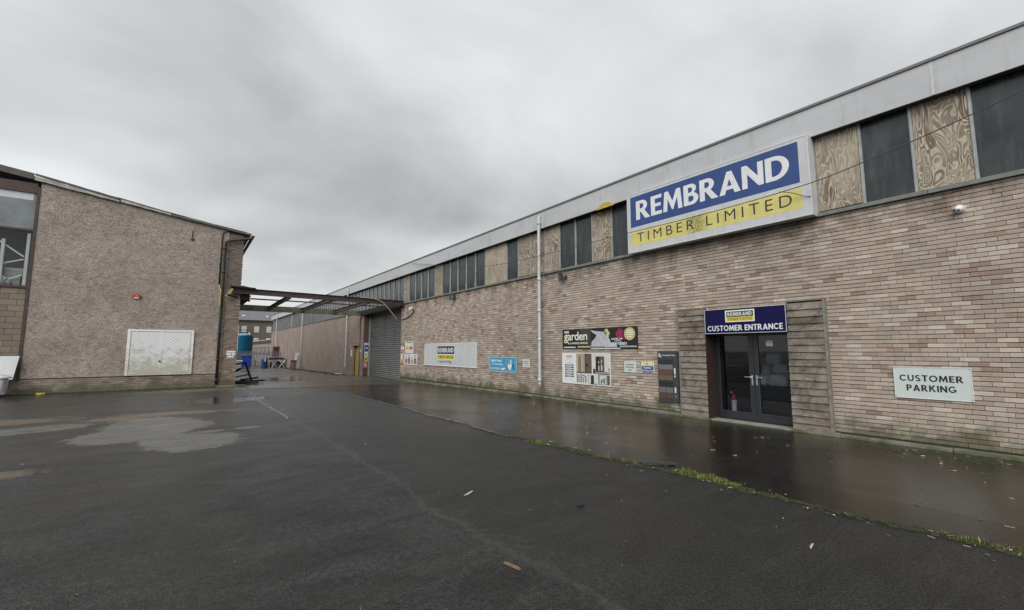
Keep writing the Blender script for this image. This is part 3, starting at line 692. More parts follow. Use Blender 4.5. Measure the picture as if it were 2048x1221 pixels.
def sack(name, cen, sx, sy, sz, label):
    bm = bmesh.new(); bmesh.ops.create_icosphere(bm, subdivisions=3, radius=1)
    r = random.Random(hash(label) % 1000)
    for v_ in bm.verts:
        p = v_.co; q = Vector([math.copysign(abs(c)**0.55, c) for c in p])
        k = 1+0.06*math.sin(7*p.x+3*p.z+cen[1]*5)+0.05*math.sin(9*p.y-4*p.z)
        v_.co = (q.x*sx*k, q.y*sy*k, q.z*sz*(1+0.05*math.sin(8*p.x+5*p.y)))
    me = bpy.data.meshes.new(name); bm.to_mesh(me); bm.free(); me.polygons.foreach_set('use_smooth', [True]*len(me.polygons))
    o = link(name, me, m_bag); o.location = cen; return tag(o, label, 'sack', 'white sacks in the lobby')
sack('sack', (12.3, 5.36, 0.86), 0.22, 0.20, 0.15, 'leftmost lower white sack seen through the right glass door')
sack('sack', (12.3, 4.93, 0.88), 0.24, 0.26, 0.17, 'wide lower white sack seen through the right glass door')
sack('sack', (12.35, 5.25, 1.13), 0.16, 0.11, 0.14, 'narrow middle white sack seen through the right glass door')
sack('sack', (12.35, 4.88, 1.17), 0.2, 0.2, 0.13, 'middle right white sack seen through the right glass door')
sack('sack', (12.3, 5.02, 1.42), 0.2, 0.2, 0.15, 'topmost white sack of the heap behind the right glass door')
tb = thing('counter', 'dark counter carrying white sacks behind the entrance doors', 'counter')
part('worktop', tb, m_dark, lambda b: b.box(11.9, 12.8, 3.0, 6.6, 0.66, 0.71)); part('front_panel', tb, flat('counter_front', (0.03, 0.03, 0.035), 0.6), lambda b: b.box(12.0, 12.05, 3.0, 6.6, 0.03, 0.655))

# ================================================================== lettering and signs
def text_polys(s, bold=0.0, spacing=1.0, fit=None):
    cu = bpy.data.curves.new('tmp_text', 'FONT'); cu.body = s; cu.size = 1; cu.offset = bold; cu.space_character = spacing; cu.resolution_u = 4
    o = bpy.data.objects.new('tmp_text', cu); col.objects.link(o)
    dg = bpy.context.evaluated_depsgraph_get(); dg.update()
    me = bpy.data.meshes.new_from_object(o.evaluated_get(dg))
    v = [tuple(p.co[:2]) for p in me.vertices]; f = [tuple(p.vertices) for p in me.polygons]
    bpy.data.objects.remove(o); bpy.data.curves.remove(cu); bpy.data.meshes.remove(me)
    return v, f
def arc(cx, cy_, rx, ry, a0, a1, n=12): return [(cx+rx*math.cos(R(a0+(a1-a0)*i/n)), cy_+ry*math.sin(R(a0+(a1-a0)*i/n))) for i in range(n+1)]
def ell_(a, b_, rx, ry, n=28): return [(a+rx*math.cos(2*math.pi*i/n), b_+ry*math.sin(2*math.pi*i/n)) for i in range(n)]
GL = {
 'E': (0.60, [[(0,0),(.60,0),(.60,.175),(.23,.175),(.23,.42),(.55,.42),(.55,.585),(.23,.585),(.23,.825),(.60,.825),(.60,1),(0,1)]]),
 'D': (0.84, [[(0,0)]+arc(.32,.5,.52,.5,-90,90,20)+[(0,1)], [(.23,.17)]+arc(.32,.5,.285,.33,-90,90,18)+[(.23,.83)]]),
 'R': (0.80, [[(0,0),(.23,0),(.23,.40),(.27,.40),(.53,0),(.82,0),(.50,.455)]+arc(.345,.71,.315,.29,-50,90,14)+[(0,1)], [(.23,.565)]+arc(.32,.70,.125,.135,-90,90,10)+[(.23,.835)]]),
 'B': (0.70, [[(0,0)]+arc(.38,.285,.325,.285,-90,62,12)+arc(.34,.765,.275,.235,-52,90,12)+[(0,1)], [(.23,.155)]+arc(.36,.29,.12,.135,-90,90,10)+[(.23,.425)], [(.23,.59)]+arc(.325,.715,.105,.125,-90,90,10)+[(.23,.84)]]),
 'M': (1.00, [[(0,0),(.09,1),(.29,1),(.5,.46),(.71,1),(.91,1),(1.0,0),(.785,0),(.745,.60),(.53,.04),(.47,.04),(.255,.60),(.215,0)]]),
 'A': (0.88, [[(0,0),(.335,1),(.545,1),(.88,0),(.64,0),(.582,.19),(.292,.19),(.235,0)], [(.343,.35),(.531,.35),(.437,.67)]]),
 'N': (0.82, [[(0,0),(0,1),(.2,1),(.61,.42),(.61,1),(.82,1),(.82,0),(.63,0),(.21,.60),(.21,0)]]),
}
def stroke(path, w):
    P = [Vector((a, b_)) for a, b_ in path]; lo = []; hi = []
    for i, p in enumerate(P):
        d = (P[min(i+1, len(P)-1)]-P[max(i-1, 0)]).normalized(); n_ = Vector((-d.y, d.x))
        lo.append(tuple(p-n_*w/2)); hi.append(tuple(p+n_*w/2))
    return lo+hi[::-1]
SW = 0.185
GL['C'] = (0.84, [stroke(arc(.46, .5, .37, .41, 42, 318, 26), SW)])
GL['G'] = (0.90, [[p for p in stroke(arc(.46, .5, .37, .41, 42, 325, 26), SW)][:27]+[(.88, .18), (.88, .52), (.50, .52), (.50, .37), (.69, .37), (.69, .27)]+[p for p in stroke(arc(.46, .5, .37, .41, 42, 325, 26), SW)][29:]])
GL['O'] = (0.96, [ell_(.48, .5, .48, .5), ell_(.48, .5, .29, .32)])
GL['U'] = (0.76, [stroke([(.10, 1), (.10, .6)]+arc(.38, .38, .28, .29, 180, 360, 14)+[(.66, .6), (.66, 1)], SW)])
GL['S'] = (0.66, [stroke(arc(.33, .73, .225, .185, 35, 270, 14)+arc(.33, .275, .225, .185, 90, -145, 14)[1:], SW*0.95)])
GL['T'] = (0.70, [[(.245, 0), (.455, 0), (.455, .825), (.70, .825), (.70, 1), (0, 1), (0, .825), (.245, .825)]])
GL['P'] = (0.68, [[(0, 0), (.22, 0), (.22, .37)]+arc(.36, .685, .32, .315, -90, 90, 14)+[(0, 1)], [(.22, .53)]+arc(.34, .685, .13, .155, -90, 90, 10)+[(.22, .84)]])
GL['K'] = (0.80, [[(0, 0), (.21, 0), (.21, .40), (.28, .47), (.54, 0), (.80, 0), (.43, .60), (.78, 1), (.52, 1), (.21, .64), (.21, 1), (0, 1)]])
GL['I'] = (0.21, [[(0, 0), (.21, 0), (.21, 1), (0, 1)]])
GL['L'] = (0.55, [[(0, 0), (.55, 0), (.55, .175), (.22, .175), (.22, 1), (0, 1)]])
GL[' '] = (0.22, [])
def glyph_polys(s, gap=0.13):
    cu = bpy.data.curves.new('tmp_text', 'CURVE'); cu.dimensions = '2D'; cu.fill_mode = 'BOTH'; x = 0
    for ch in s:
        wd, loops = GL[ch]
        for lp in loops:
            sp = cu.splines.new('POLY'); sp.points.add(len(lp)-1); sp.use_cyclic_u = True
            for p, (a, b_) in zip(sp.points, lp): p.co = (x+a, b_, 0, 1)
        x += wd+gap
    o = bpy.data.objects.new('tmp_text', cu); col.objects.link(o)
    dg = bpy.context.evaluated_depsgraph_get(); dg.update()
    me = bpy.data.meshes.new_from_object(o.evaluated_get(dg))
    v = [tuple(p.co[:2]) for p in me.vertices]; f = [tuple(p.vertices) for p in me.polygons]
    bpy.data.objects.remove(o); bpy.data.curves.remove(cu); bpy.data.meshes.remove(me)
    return v, f
def place(vf, yl, yr, z0, z1, P, d, name, mat, parent):
    """fit 2-D outlines into the rectangle (yl..yr, z0..z1) on frame P"""
    v, f = vf; xs_ = [p[0] for p in v]; ys_ = [p[1] for p in v]; x0, x1, y0, y1 = min(xs_), max(xs_), min(ys_), max(ys_)
    pts = [P(yl+(p[0]-x0)/(x1-x0)*(yr-yl), z0+(p[1]-y0)/(y1-y0)*(z1-z0), d) for p in v]
    # one part per letter
    par = list(range(len(v)))
    def find(a):
        while par[a] != a: par[a] = par[par[a]]; a = par[a]
        return a
    for q in f:
        for k in q[1:]: par[find(k)] = find(q[0])
    isl = {}
    for q in f: isl.setdefault(find(q[0]), []).append(q)
    for fs in isl.values():
        idx = sorted({k for q in fs for k in q}); mp_ = {k: n_ for n_, k in enumerate(idx)}
        b = MB(); b.add([pts[k] for k in idx], [tuple(mp_[k] for k in q) for q in fs]); b.build('letter', mat, parent)
class Sign:
    """a flat board on a wall; (u,v) run 0..1 from lower left as the viewer sees it"""
    def __init__(s, name, label, cat, yl, yr, z0, z1, depth, mat, P, edge=None, group=None):
        s.t = thing(name, label, cat, group); s.yl, s.yr, s.z0, s.z1, s.P, s.d = yl, yr, z0, z1, P, depth; s.k = 0
        part('board', s.t, mat, lambda b: b.prism([(yl, z0), (yr, z0), (yr, z1), (yl, z1)], P, 0.004, depth), bevel=0.002)
        if edge:
            e_, m_ = edge; a, c = abs(yr-yl), z1-z0; ex, ey = e_/a, e_/c
            part('frame', s.t, m_, lambda b: [b.prism([s.uv(*q) for q in r], P, depth+0.0005, depth+0.006) for r in (
                [(0, 0), (1, 0), (1, ey), (0, ey)], [(0, 1-ey), (1, 1-ey), (1, 1), (0, 1)], [(0, ey), (ex, ey), (ex, 1-ey), (0, 1-ey)], [(1-ex, ey), (1, ey), (1, 1-ey), (1-ex, 1-ey)])])
    def uv(s, u, v): return (s.yl+(s.yr-s.yl)*u, s.z0+(s.z1-s.z0)*v)
    def lay(s, lv): return s.d+0.0015*lv
    def rect(s, u0, u1, v0, v1, mat, name='panel', lv=1): return s.poly([(u0, v0), (u1, v0), (u1, v1), (u0, v1)], mat, name, lv)
    def poly(s, pts, mat, name='print', lv=1):
        b = MB(); b.add([s.P(*s.uv(*p), s.lay(lv)) for p in pts], [tuple(range(len(pts)))]); me = b.mesh(name)
        bm = bmesh.new(); bm.from_mesh(me); bmesh.ops.triangulate(bm, faces=bm.faces); bm.to_mesh(me); bm.free()
        return link(name, me, mat, s.t)
    def multi(s, rects, mat, name='print', lv=1):
        for pts in rects: s.poly(pts, mat, name, lv)
    def text(s, txt, u0, u1, v0, v1, mat, bold=0.0, spacing=1.0, lv=2):
        a, z0 = s.uv(u0, v0); b_, z1 = s.uv(u1, v1)
        return place(text_polys(txt, bold, spacing), a, b_, z0, z1, s.P, s.lay(lv), 'lettering', mat, s.t)
    def glyph(s, txt, u0, u1, v0, v1, mat, gap=0.13, lv=2):
        a, z0 = s.uv(u0, v0); b_, z1 = s.uv(u1, v1)
        return place(glyph_polys(txt, gap), a, b_, z0, z1, s.P, s.lay(lv), 'lettering', mat, s.t)
def rc(u0, u1, v0, v1): return [(u0, v0), (u1, v0), (u1, v1), (u0, v1)]
def ell(cu_, cv, ru, rv, n=24): return [(cu_+ru*math.cos(2*math.pi*i/n), cv+rv*math.sin(2*math.pi*i/n)) for i in range(n)]
PW = lambda y, z, d: (WX-d, y, z)
m_navy = flat('navy_print', (0.005, 0.004, 0.055), 0.45, var=0.15, scale=3, spec=0.2)
m_blue = flat('faded_blue_print', (0.026, 0.062, 0.21), 0.45, var=0.15, scale=3)
m_ink = flat('dark_ink', (0.012, 0.012, 0.016), 0.5)
m_navyink = flat('dark_blue_ink', (0.02, 0.025, 0.05), 0.5)
m_pwhite = flat('white_print', (0.70, 0.71, 0.72), 0.45, var=0.08)
m_cream = flat('cream_print', (0.78, 0.76, 0.62), 0.5, var=0.08)
m_gold = flat('strong_yellow_print', (0.58, 0.48, 0.03), 0.5, var=0.08)
def mk_yel():
    g = G('faded_yellow_print'); n = g.noise(1, 5, 0.7, 0.2, g.map((2, 2.2, 2.0), (0, 0.65, 0.4))); n2 = g.noise(28, 3, 0.7)
    c = g.mix(g.ramp(g.noise(1, 4, 0.6, 0, g.map((5, 6, 1))), [(0.35, 0.0), (0.7, 1.0)]), (0.66, 0.59, 0.19), (0.56, 0.50, 0.16))
    yy = g.xyz()[1]; dd = g.math('ABSOLUTE', g.math('SUBTRACT', yy, 5.56))
    sp = g.math('MULTIPLY', g.ramp(dd, [(0.06, 1.0), (0.30, 0.0)]), g.ramp(n2, [(0.40, 0.0), (0.56, 0.85)]))
    c = g.mix(sp, c, (0.11, 0.115, 0.05))
    g.set('Base Color', c); g.set('Roughness', 0.6); return g.m
m_yel = mk_yel()
def mk_signgrey():
    g = G('sign_grey_white'); n = g.noise(1, 5, 0.7, 0.1, g.map((5, 6, 0.9))); n2 = g.noise(3, 6, 0.75, 0.3)
    c = g.mix(g.ramp(n, [(0.45, 0.0), (0.75, 0.5)]), (0.53, 0.54, 0.555), (0.36, 0.37, 0.33))
    c = g.mix(g.ramp(n2, [(0.56, 0.0), (0.75, 0.45)]), c, (0.33, 0.33, 0.28)); g.set('Base Color', c); g.set('Roughness', 0.5); return g.m
m_signgrey = mk_signgrey()
m_red = flat('safety_red', (0.45, 0.04, 0.04), 0.5); m_syel = flat('safety_yellow', (0.60, 0.47, 0.02), 0.5); m_sblue = flat('safety_blue', (0.03, 0.07, 0.28), 0.5)
m_pink = flat('faded_red', (0.50, 0.17, 0.16), 0.5)
# -- big sign
kS = 9.72/10
sy = lambda y: y*kS
sz = lambda z: CAM_H+(z-CAM_H)*kS
PS = lambda y, z, d: (WX-d, y, z)
s = Sign('shop_sign', 'large blue and yellow REMBRAND TIMBER LIMITED sign box high on the wall', 'sign', sy(7.81), sy(3.21), sz(4.375), sz(6.085), 0.28, m_signgrey, PS, edge=(0.028, flat('alu_sign_frame', (0.60, 0.61, 0.62), 0.35, 0.2)))
U = lambda y: (7.81-y)/(7.81-3.21); V = lambda z: (z-4.375)/(6.085-4.375)
s.rect(U(7.69), U(3.40), V(5.105), V(5.99), m_blue, 'blue_panel'); s.rect(U(7.67), U(3.38), V(4.56), V(4.985), m_yel, 'yellow_panel')
s.glyph('REMBRAND', U(7.50), U(3.58), V(5.29), V(5.83), m_pwhite, 0.07)
s.text('TIMBER LIMITED', U(7.48), U(3.57), V(4.655), V(4.91), m_navyink, -0.004, 1.42)
# -- customer entrance sign
kE = 9.84/10
s = Sign('entrance_sign', 'navy CUSTOMER ENTRANCE sign above the glass doors', 'sign', 5.61*kE, 3.825*kE, CAM_H+(2.025-CAM_H)*kE, CAM_H+(2.60-CAM_H)*kE, 0.16, m_navy, PW, edge=(0.012, m_signgrey))
s.rect(0.282, 0.648, 0.445, 0.915, m_cream, 'logo_border', 1); s.rect(0.30, 0.632, 0.645, 0.865, m_ink, 'logo_panel', 2); s.rect(0.30, 0.632, 0.485, 0.635, m_gold, 'logo_panel', 2)
s.glyph('REMBRAND', 0.315, 0.617, 0.685, 0.83, m_pwhite, 0.13, 3); s.text('TIMBER LIMITED', 0.315, 0.617, 0.515, 0.605, m_ink, 0.0, 1.3, 3)
s.glyph('CUSTOMER ENTRANCE', 0.04, 0.96, 0.105, 0.325, m_pwhite, 0.10, 2)
# -- customer parking sign
s = Sign('parking_sign', 'white CUSTOMER PARKING plate with black capitals right of the entrance', 'sign', 2.17, 1.215, 0.83, 1.36, 0.02, flat('pale_plate', (0.55, 0.60, 0.58), 0.35, var=0.06), PW, edge=(0.008, m_pwhite))
s.glyph('CUSTOMER', 0.08, 0.90, 0.545, 0.745, m_ink, 0.14); s.glyph('PARKING', 0.165, 0.80, 0.235, 0.435, m_ink, 0.14)
s.multi([rc(a, a+0.012, b_, b_+0.02) for a in (0.015, 0.972) for b_ in (0.03, 0.95)], m_ink, 'screw', 3)
# -- decking sample board
s = Sign('sample_board', 'tall dark board of decking colour samples left of the timber cladding', 'sample board', 6.92, 6.335, 0.32, 1.62, 0.05, flat('slate_board', (0.045, 0.050, 0.055), 0.5), PW)
s.text('Composite Prime', 0.23, 0.88, 0.895, 0.93, m_pwhite, 0.02)
s.multi([[(0.13+0.095*math.cos(R(a+90)), 0.915+0.043*math.sin(R(a+90))) for a in (0, 60, 120)]+[(0.13+0.055*math.cos(R(a+90)), 0.915+0.025*math.sin(R(a+90))) for a in (120, 60, 0)],
         [(0.13+0.095*math.cos(R(a+90)), 0.915+0.043*math.sin(R(a+90))) for a in (120, 180, 240)]+[(0.13+0.055*math.cos(R(a+90)), 0.915+0.025*math.sin(R(a+90))) for a in (240, 180, 120)],
         ell(0.13, 0.915, 0.03, 0.014, 8)], m_pwhite, 'emblem', 2)
rows = [((0.04, 0.74), 0.735, 0.835, (0.022, 0.024, 0.026)), ((0.04, 0.74), 0.635, 0.732, (0.16, 0.165, 0.155)), ((0.04, 0.74), 0.530, 0.630, (0.115, 0.062, 0.047)), ((0.04, 0.74), 0.425, 0.525, (0.14, 0.098, 0.065)),
        ((0.04, 0.385), 0.30, 0.40, (0.02, 0.021, 0.022)), ((0.41, 0.74), 0.30, 0.40, (0.02, 0.021, 0.022)), ((0.04, 0.385), 0.185, 0.292, (0.13, 0.135, 0.14)), ((0.41, 0.74), 0.185, 0.292, (0.13, 0.135, 0.14)), ((0.04, 0.385), 0.07, 0.178, (0.095, 0.052, 0.045)), ((0.41, 0.74), 0.07, 0.178, (0.095, 0.052, 0.045))]
for i, ((u0, u1), v0, v1, c) in enumerate(rows):
    a, z0 = s.uv(u0, v0); b_, z1 = s.uv(u1, v1)
    part('sample', s.t, flat('sample_colour_%d' % i, c, 0.7, var=0.25, scale=30), lambda q: q.prism([(a, z0), (b_, z0), (b_, z1), (a, z1)], PW, 0.0505, 0.063))
s.multi([rc(0.80, 0.87, 0.55, 0.665), rc(0.805, 0.86, 0.49, 0.53), rc(0.80, 0.87, 0.19, 0.295)], m_pwhite, 'print', 2)
s.multi([[p for p in ell(0.84, 0.125, 0.06, 0.028, 16)]], flat('grey_ink', (0.3, 0.3, 0.3), 0.5), 'print', 2); s.poly(ell(0.84, 0.125, 0.045, 0.02, 16), flat('slate_board', (0, 0, 0)), 'print', 3)
# -- garden banner
s = Sign('garden_banner', 'black garden and landscaping banner with decking and pink flowers', 'banner', 10.55, 7.555, 1.67, 2.31, 0.02, flat('banner_black', (0.014, 0.015, 0.016), 0.4), PW)
m_deck = flat('deck_print', (0.48, 0.48, 0.54), 0.5, var=0.2); m_mag = flat('magenta_print', (0.33, 0.025, 0.10), 0.5, var=0.6, scale=18); m_lgr = flat('pale_green_print', (0.50, 0.54, 0.26), 0.5, var=0.4, scale=20); m_char = flat('charcoal_print', (0.045, 0.047, 0.05), 0.5)
s.poly([(0.25, 0.98), (0.42, 0.99), (0.42, 0.2), (0.30, 0.2), (0.36, 0.5), (0.28, 0.8)], m_char, 'print', 1)
s.poly([(0.42, 0.92), (0.47, 0.86), (0.60, 0.80), (0.62, 0.62), (0.66, 0.50), (0.68, 0.30), (0.75, 0.22), (0.74, 0.10), (0.42, 0.12), (0.43, 0.35), (0.47, 0.48), (0.50, 0.66), (0.44, 0.80)], m_deck, 'print', 2)
s.multi([[(u, 0.15), (u+0.004, 0.15), (u+0.055, 0.75), (u+0.051, 0.75)] for u in (0.46, 0.50, 0.54, 0.58)], flat('deck_shadow_print', (0.30, 0.30, 0.35), 0.5), 'print', 3)
rr = random.Random(5)
fl = []
for i in range(16):
    cu_, cv = rr.uniform(0.77, 0.93), rr.uniform(0.42, 0.9)
    fl.append([(cu_+rr.uniform(0.6, 1)*0.035*math.cos(2*math.pi*k/9), cv+rr.uniform(0.6, 1)*0.13*math.sin(2*math.pi*k/9)) for k in range(9)])
for i, q in enumerate(fl): s.poly([(clampf(a, 0.01, 0.99), clampf(b_, 0.03, 0.985)) for a, b_ in q], m_mag, 'print', 2+0.3*i/16)
for i, (cu_, cv) in enumerate(((0.63, 0.85), (0.65, 0.72), (0.64, 0.60))): s.poly([(cu_+rr.uniform(0.6, 1)*0.03*math.cos(2*math.pi*k/9), cv+rr.uniform(0.6, 1)*0.11*math.sin(2*math.pi*k/9)) for k in range(9)], m_lgr, 'print', 3+0.2*i)
s.poly(ell(0.91, 0.67, 0.064, 0.28, 28), flat('badge_green', (0.48, 0.46, 0.20), 0.5), 'badge', 4)
s.multi([rc(0.88, 0.935, 0.80, 0.84), rc(0.868, 0.95, 0.71, 0.75), rc(0.868, 0.95, 0.62, 0.66), rc(0.878, 0.94, 0.52, 0.56)], m_cream, 'print', 5)
s.text('garden', 0.025, 0.37, 0.30, 0.86, m_cream, 0.012, 0.95, 4); s.text('& LANDSCAPING', 0.085, 0.375, 0.245, 0.345, m_cream, 0.02, 1, 4)
s.multi([rc(0.03, 0.10, 0.87, 0.91), rc(0.03, 0.10, 0.80, 0.85)], m_pwhite, 'logo', 4); s.rect(0.025, 0.20, 0.065, 0.115, m_pwhite, 'print', 4)
s.multi([rc(0.23, 0.42, 0.07, 0.15)], flat('olive_strip', (0.40, 0.40, 0.22), 0.5), 'print', 4); s.multi([rc(0.43, 0.59, 0.08, 0.14)], flat('sage_strip', (0.26, 0.30, 0.24), 0.5), 'print', 4); s.rect(0.60, 0.76, 0.08, 0.16, flat('sky_strip', (0.40, 0.46, 0.55), 0.5), 'print', 4); s.rect(0.79, 0.99, 0.085, 0.15, flat('grey_strip', (0.36, 0.38, 0.38), 0.5), 'print', 4)
s.rect(0.42, 0.80, 0.01, 0.05, m_pwhite, 'print', 4)
s.text('LEVEL UP', 0.69, 0.83, 0.42, 0.50, m_pwhite, 0.03, 1, 5); s.text('YOUR', 0.725, 0.795, 0.345, 0.405, m_pwhite, 0.03, 1, 5); s.text('garden', 0.69, 0.875, 0.13, 0.36, m_pwhite, 0.012, 0.95, 5)
# -- doors poster
s = Sign('doors_poster', 'white poster with photographs of interior doors under the garden banner', 'poster', 10.59, 8.55, 0.575, 1.545, 0.015, m_pwhite, PW)
s.multi([rc(0.10, 0.22, 0.87, 0.92)], m_char, 'logo', 1); s.rect(0.11, 0.21, 0.882, 0.908, m_pwhite, 'logo', 2); s.rect(0.11, 0.21, 0.85, 0.865, m_gold, 'logo', 2)
s.multi([rc(0.09, 0.23, 0.775, 0.782), rc(0.10, 0.215, 0.68, 0.70), rc(0.095, 0.225, 0.125, 0.132)], flat('faint_ink', (0.42, 0.42, 0.43), 0.5), 'print', 1)
s.multi([rc(0.065, 0.26, 0.585-0.075*k, 0.63-0.075*k) for k in range(6)], flat('plum_ink', (0.035, 0.012, 0.02), 0.5), 'print', 1)
s.multi([rc(0.09+0.01*(k % 3), 0.235-0.012*((k*2) % 3), 0.60-0.075*k, 0.615-0.075*k) for k in range(6)], m_pwhite, 'print', 2)
m_pg = flat('photo_sage', (0.30, 0.33, 0.29), 0.5); m_oak = flat('photo_oak', (0.27, 0.165, 0.07), 0.5); m_wal = flat('photo_walnut', (0.035, 0.02, 0.014), 0.5); m_br = flat('photo_brown', (0.14, 0.10, 0.075), 0.5, var=0.4, scale=20); m_pl = flat('photo_pale', (0.58, 0.59, 0.56), 0.5); m_fl = flat('photo_floor', (0.32, 0.28, 0.23), 0.5)
s.rect(0.32, 0.50, 0.40, 0.985, m_pg, 'photo', 1); s.rect(0.355, 0.43, 0.40, 0.90, m_oak, 'photo', 2); s.rect(0.345, 0.355, 0.40, 0.91, m_pl, 'photo', 2); s.rect(0.43, 0.44, 0.40, 0.91, m_pl, 'photo', 2)
s.rect(0.50, 0.64, 0.36, 0.985, m_br, 'photo', 1); s.rect(0.50, 0.515, 0.40, 0.985, m_wal, 'photo', 2); s.poly([(0.50, 0.90), (0.515, 0.90), (0.56, 0.985), (0.54, 0.985)], m_wal, 'photo', 3); s.poly(ell(0.545, 0.62, 0.02, 0.07, 10), m_wal, 'photo', 2); s.rect(0.32, 0.64, 0.36, 0.40, flat('photo_dark_floor', (0.08, 0.08, 0.065), 0.5), 'photo', 3)
s.rect(0.655, 0.985, 0.36, 0.985, m_pl, 'photo', 1); s.rect(0.72, 0.885, 0.43, 0.90, m_wal, 'photo', 2); s.rect(0.80, 0.875, 0.45, 0.88, flat('photo_taupe', (0.12, 0.095, 0.08), 0.5), 'photo', 3)
s.multi([rc(0.775, 0.79, 0.46, 0.62), rc(0.83, 0.845, 0.47, 0.64), rc(0.775, 0.785, 0.68, 0.76), rc(0.83, 0.84, 0.70, 0.80)], m_pwhite, 'photo', 4); s.rect(0.665, 0.715, 0.37, 0.51, m_char, 'photo', 2); s.rect(0.716, 0.985, 0.36, 0.44, m_fl, 'photo', 2); s.rect(0.76, 0.985, 0.352, 0.372, m_wal, 'photo', 3); s.poly([(0.95, 0.5), (0.985, 0.47), (0.985, 0.56)], m_oak, 'photo', 3)
s.rect(0.325, 0.525, 0.03, 0.335, m_pl, 'photo', 1); s.rect(0.325, 0.342, 0.05, 0.335, m_ink, 'photo', 2); s.poly([(0.38, 0.33), (0.41, 0.33), (0.525, 0.265), (0.525, 0.24)], m_ink, 'photo', 2); s.rect(0.507, 0.525, 0.06, 0.24, m_char, 'photo', 2)
s.multi([rc(0.36+0.045*i, 0.385+0.045*i, 0.08+0.055*j, 0.115+0.055*j) for i in range(3) for j in range(4-i//2)], m_ink, 'photo', 3)
s.rect(0.545, 0.745, 0.03, 0.335, m_pl, 'photo', 1); s.rect(0.62, 0.68, 0.05, 0.31, flat('photo_black_door', (0.02, 0.022, 0.026), 0.5), 'photo', 2); s.multi([rc(0.55, 0.58, 0.08+0.07*k, 0.10+0.07*k) for k in range(4)], m_br, 'photo', 2); s.rect(0.60, 0.74, 0.03, 0.055, m_char, 'photo', 3)
s.rect(0.755, 0.985, 0.03, 0.335, m_pg, 'photo', 1); s.rect(0.80, 0.92, 0.06, 0.31, m_pl, 'photo', 2); s.rect(0.935, 0.985, 0.05, 0.32, m_br, 'photo', 2); s.multi([rc(0.82+0.03*i, 0.838+0.03*i, 0.08+0.02*(i % 2), 0.20+0.02*(i % 3)) for i in range(3)], m_char, 'photo', 3)
# -- small plates
def cpo(name, label, yl, yr, z0, z1):
    s = Sign(name, label, 'sign', yl, yr, z0, z1, 0.015, flat('pale_plate', (0, 0, 0)), PW)
    s.text('Customer', 0.13, 0.87, 0.66, 0.82, m_ink, 0.01); s.text('parking', 0.17, 0.81, 0.38, 0.58, m_ink, 0.01); s.text('only', 0.33, 0.66, 0.13, 0.32, m_ink, 0.01)
cpo('parking_notice', 'small white customer parking only plate beside the blue disabled parking plate', 8.05, 7.645, 1.02, 1.325)
cpo('parking_notice', 'small white customer parking only plate between the sky blue sign and the drainpipe', 12.70, 12.29, 1.01, 1.31)
s = Sign('disabled_parking_sign', 'small yellow and blue disabled parking only plate', 'sign', 7.47, 7.07, 1.03, 1.33, 0.015, m_pwhite, PW)
s.rect(0.02, 0.98, 0.65, 0.975, flat('pale_yellow', (0.68, 0.64, 0.33), 0.5), 'panel', 1); s.rect(0.04, 0.96, 0.04, 0.62, flat('parking_blue', (0.02, 0.06, 0.24), 0.5), 'panel', 1)
s.text('Disabled', 0.18, 0.80, 0.38, 0.56, m_pwhite, 0.02); s.text('parking only', 0.07, 0.93, 0.10, 0.31, m_pwhite, 0.02)
s.multi([ell(0.46, 0.92, 0.03, 0.035, 8), rc(0.44, 0.475, 0.77, 0.88), rc(0.475, 0.55, 0.80, 0.825), rc(0.53, 0.555, 0.70, 0.80), rc(0.40, 0.425, 0.72, 0.82), rc(0.40, 0.53, 0.695, 0.718)], m_ink, 'pictogram', 2)
# -- sky blue sign
s = Sign('blue_sign', 'sky blue advertising sign with white gun shape on the brick wall', 'sign', 14.87, 13.04, 0.785, 1.37, 0.03, flat('sky_blue_print', (0.075, 0.30, 0.47), 0.4, var=0.12, scale=3), PW, edge=(0.03, flat('pale_blue_edge', (0.35, 0.55, 0.65), 0.4)))
m_pb = flat('pale_blue_print', (0.40, 0.60, 0.78), 0.5)
s.rect(0.06, 0.25, 0.66, 0.81, m_pb, 'logo', 1); s.multi([rc(0.29, 0.335, 0.69, 0.83), rc(0.35, 0.37, 0.67, 0.77), rc(0.38, 0.41, 0.64, 0.77), rc(0.42, 0.46, 0.68, 0.83)], m_pwhite, 'print', 1)
s.multi([rc(0.06, 0.08, 0.46, 0.58), rc(0.11, 0.19, 0.47, 0.57), rc(0.22, 0.50, 0.46, 0.55), rc(0.48, 0.515, 0.41, 0.52)], m_pb, 'print', 1)
s.text('IN STOCK', 0.05, 0.40, 0.165, 0.285, m_pwhite, 0.03, 1, 2); s.multi([rc(0.43, 0.45, 0.15, 0.27), [(0.47, 0.14), (0.56, 0.14), (0.62, 0.28), (0.47, 0.28)]], m_pwhite, 'print', 2)
s.poly(ell(0.675, 0.69, 0.06, 0.15, 18), m_pb, 'print', 1); s.poly(ell(0.675, 0.69, 0.05, 0.125, 18), flat('sky_blue_print', (0, 0, 0)), 'print', 2)
s.poly([(0.68, 0.43), (0.72, 0.55), (0.80, 0.55), (0.84, 0.50), (0.83, 0.36), (0.79, 0.16), (0.75, 0.10), (0.71, 0.25)], m_pwhite, 'print', 3); s.rect(0.77, 0.83, 0.56, 0.83, m_pb, 'print', 3)
s.poly([(0.67, 0.30), (0.69, 0.32), (0.75, 0.09), (0.735, 0.07)], flat('teal_print', (0.01, 0.06, 0.09), 0.5), 'print', 4); s.poly([(0.755, 0.15), (0.785, 0.22), (0.77, 0.24), (0.75, 0.18)], m_ink, 'print', 4)
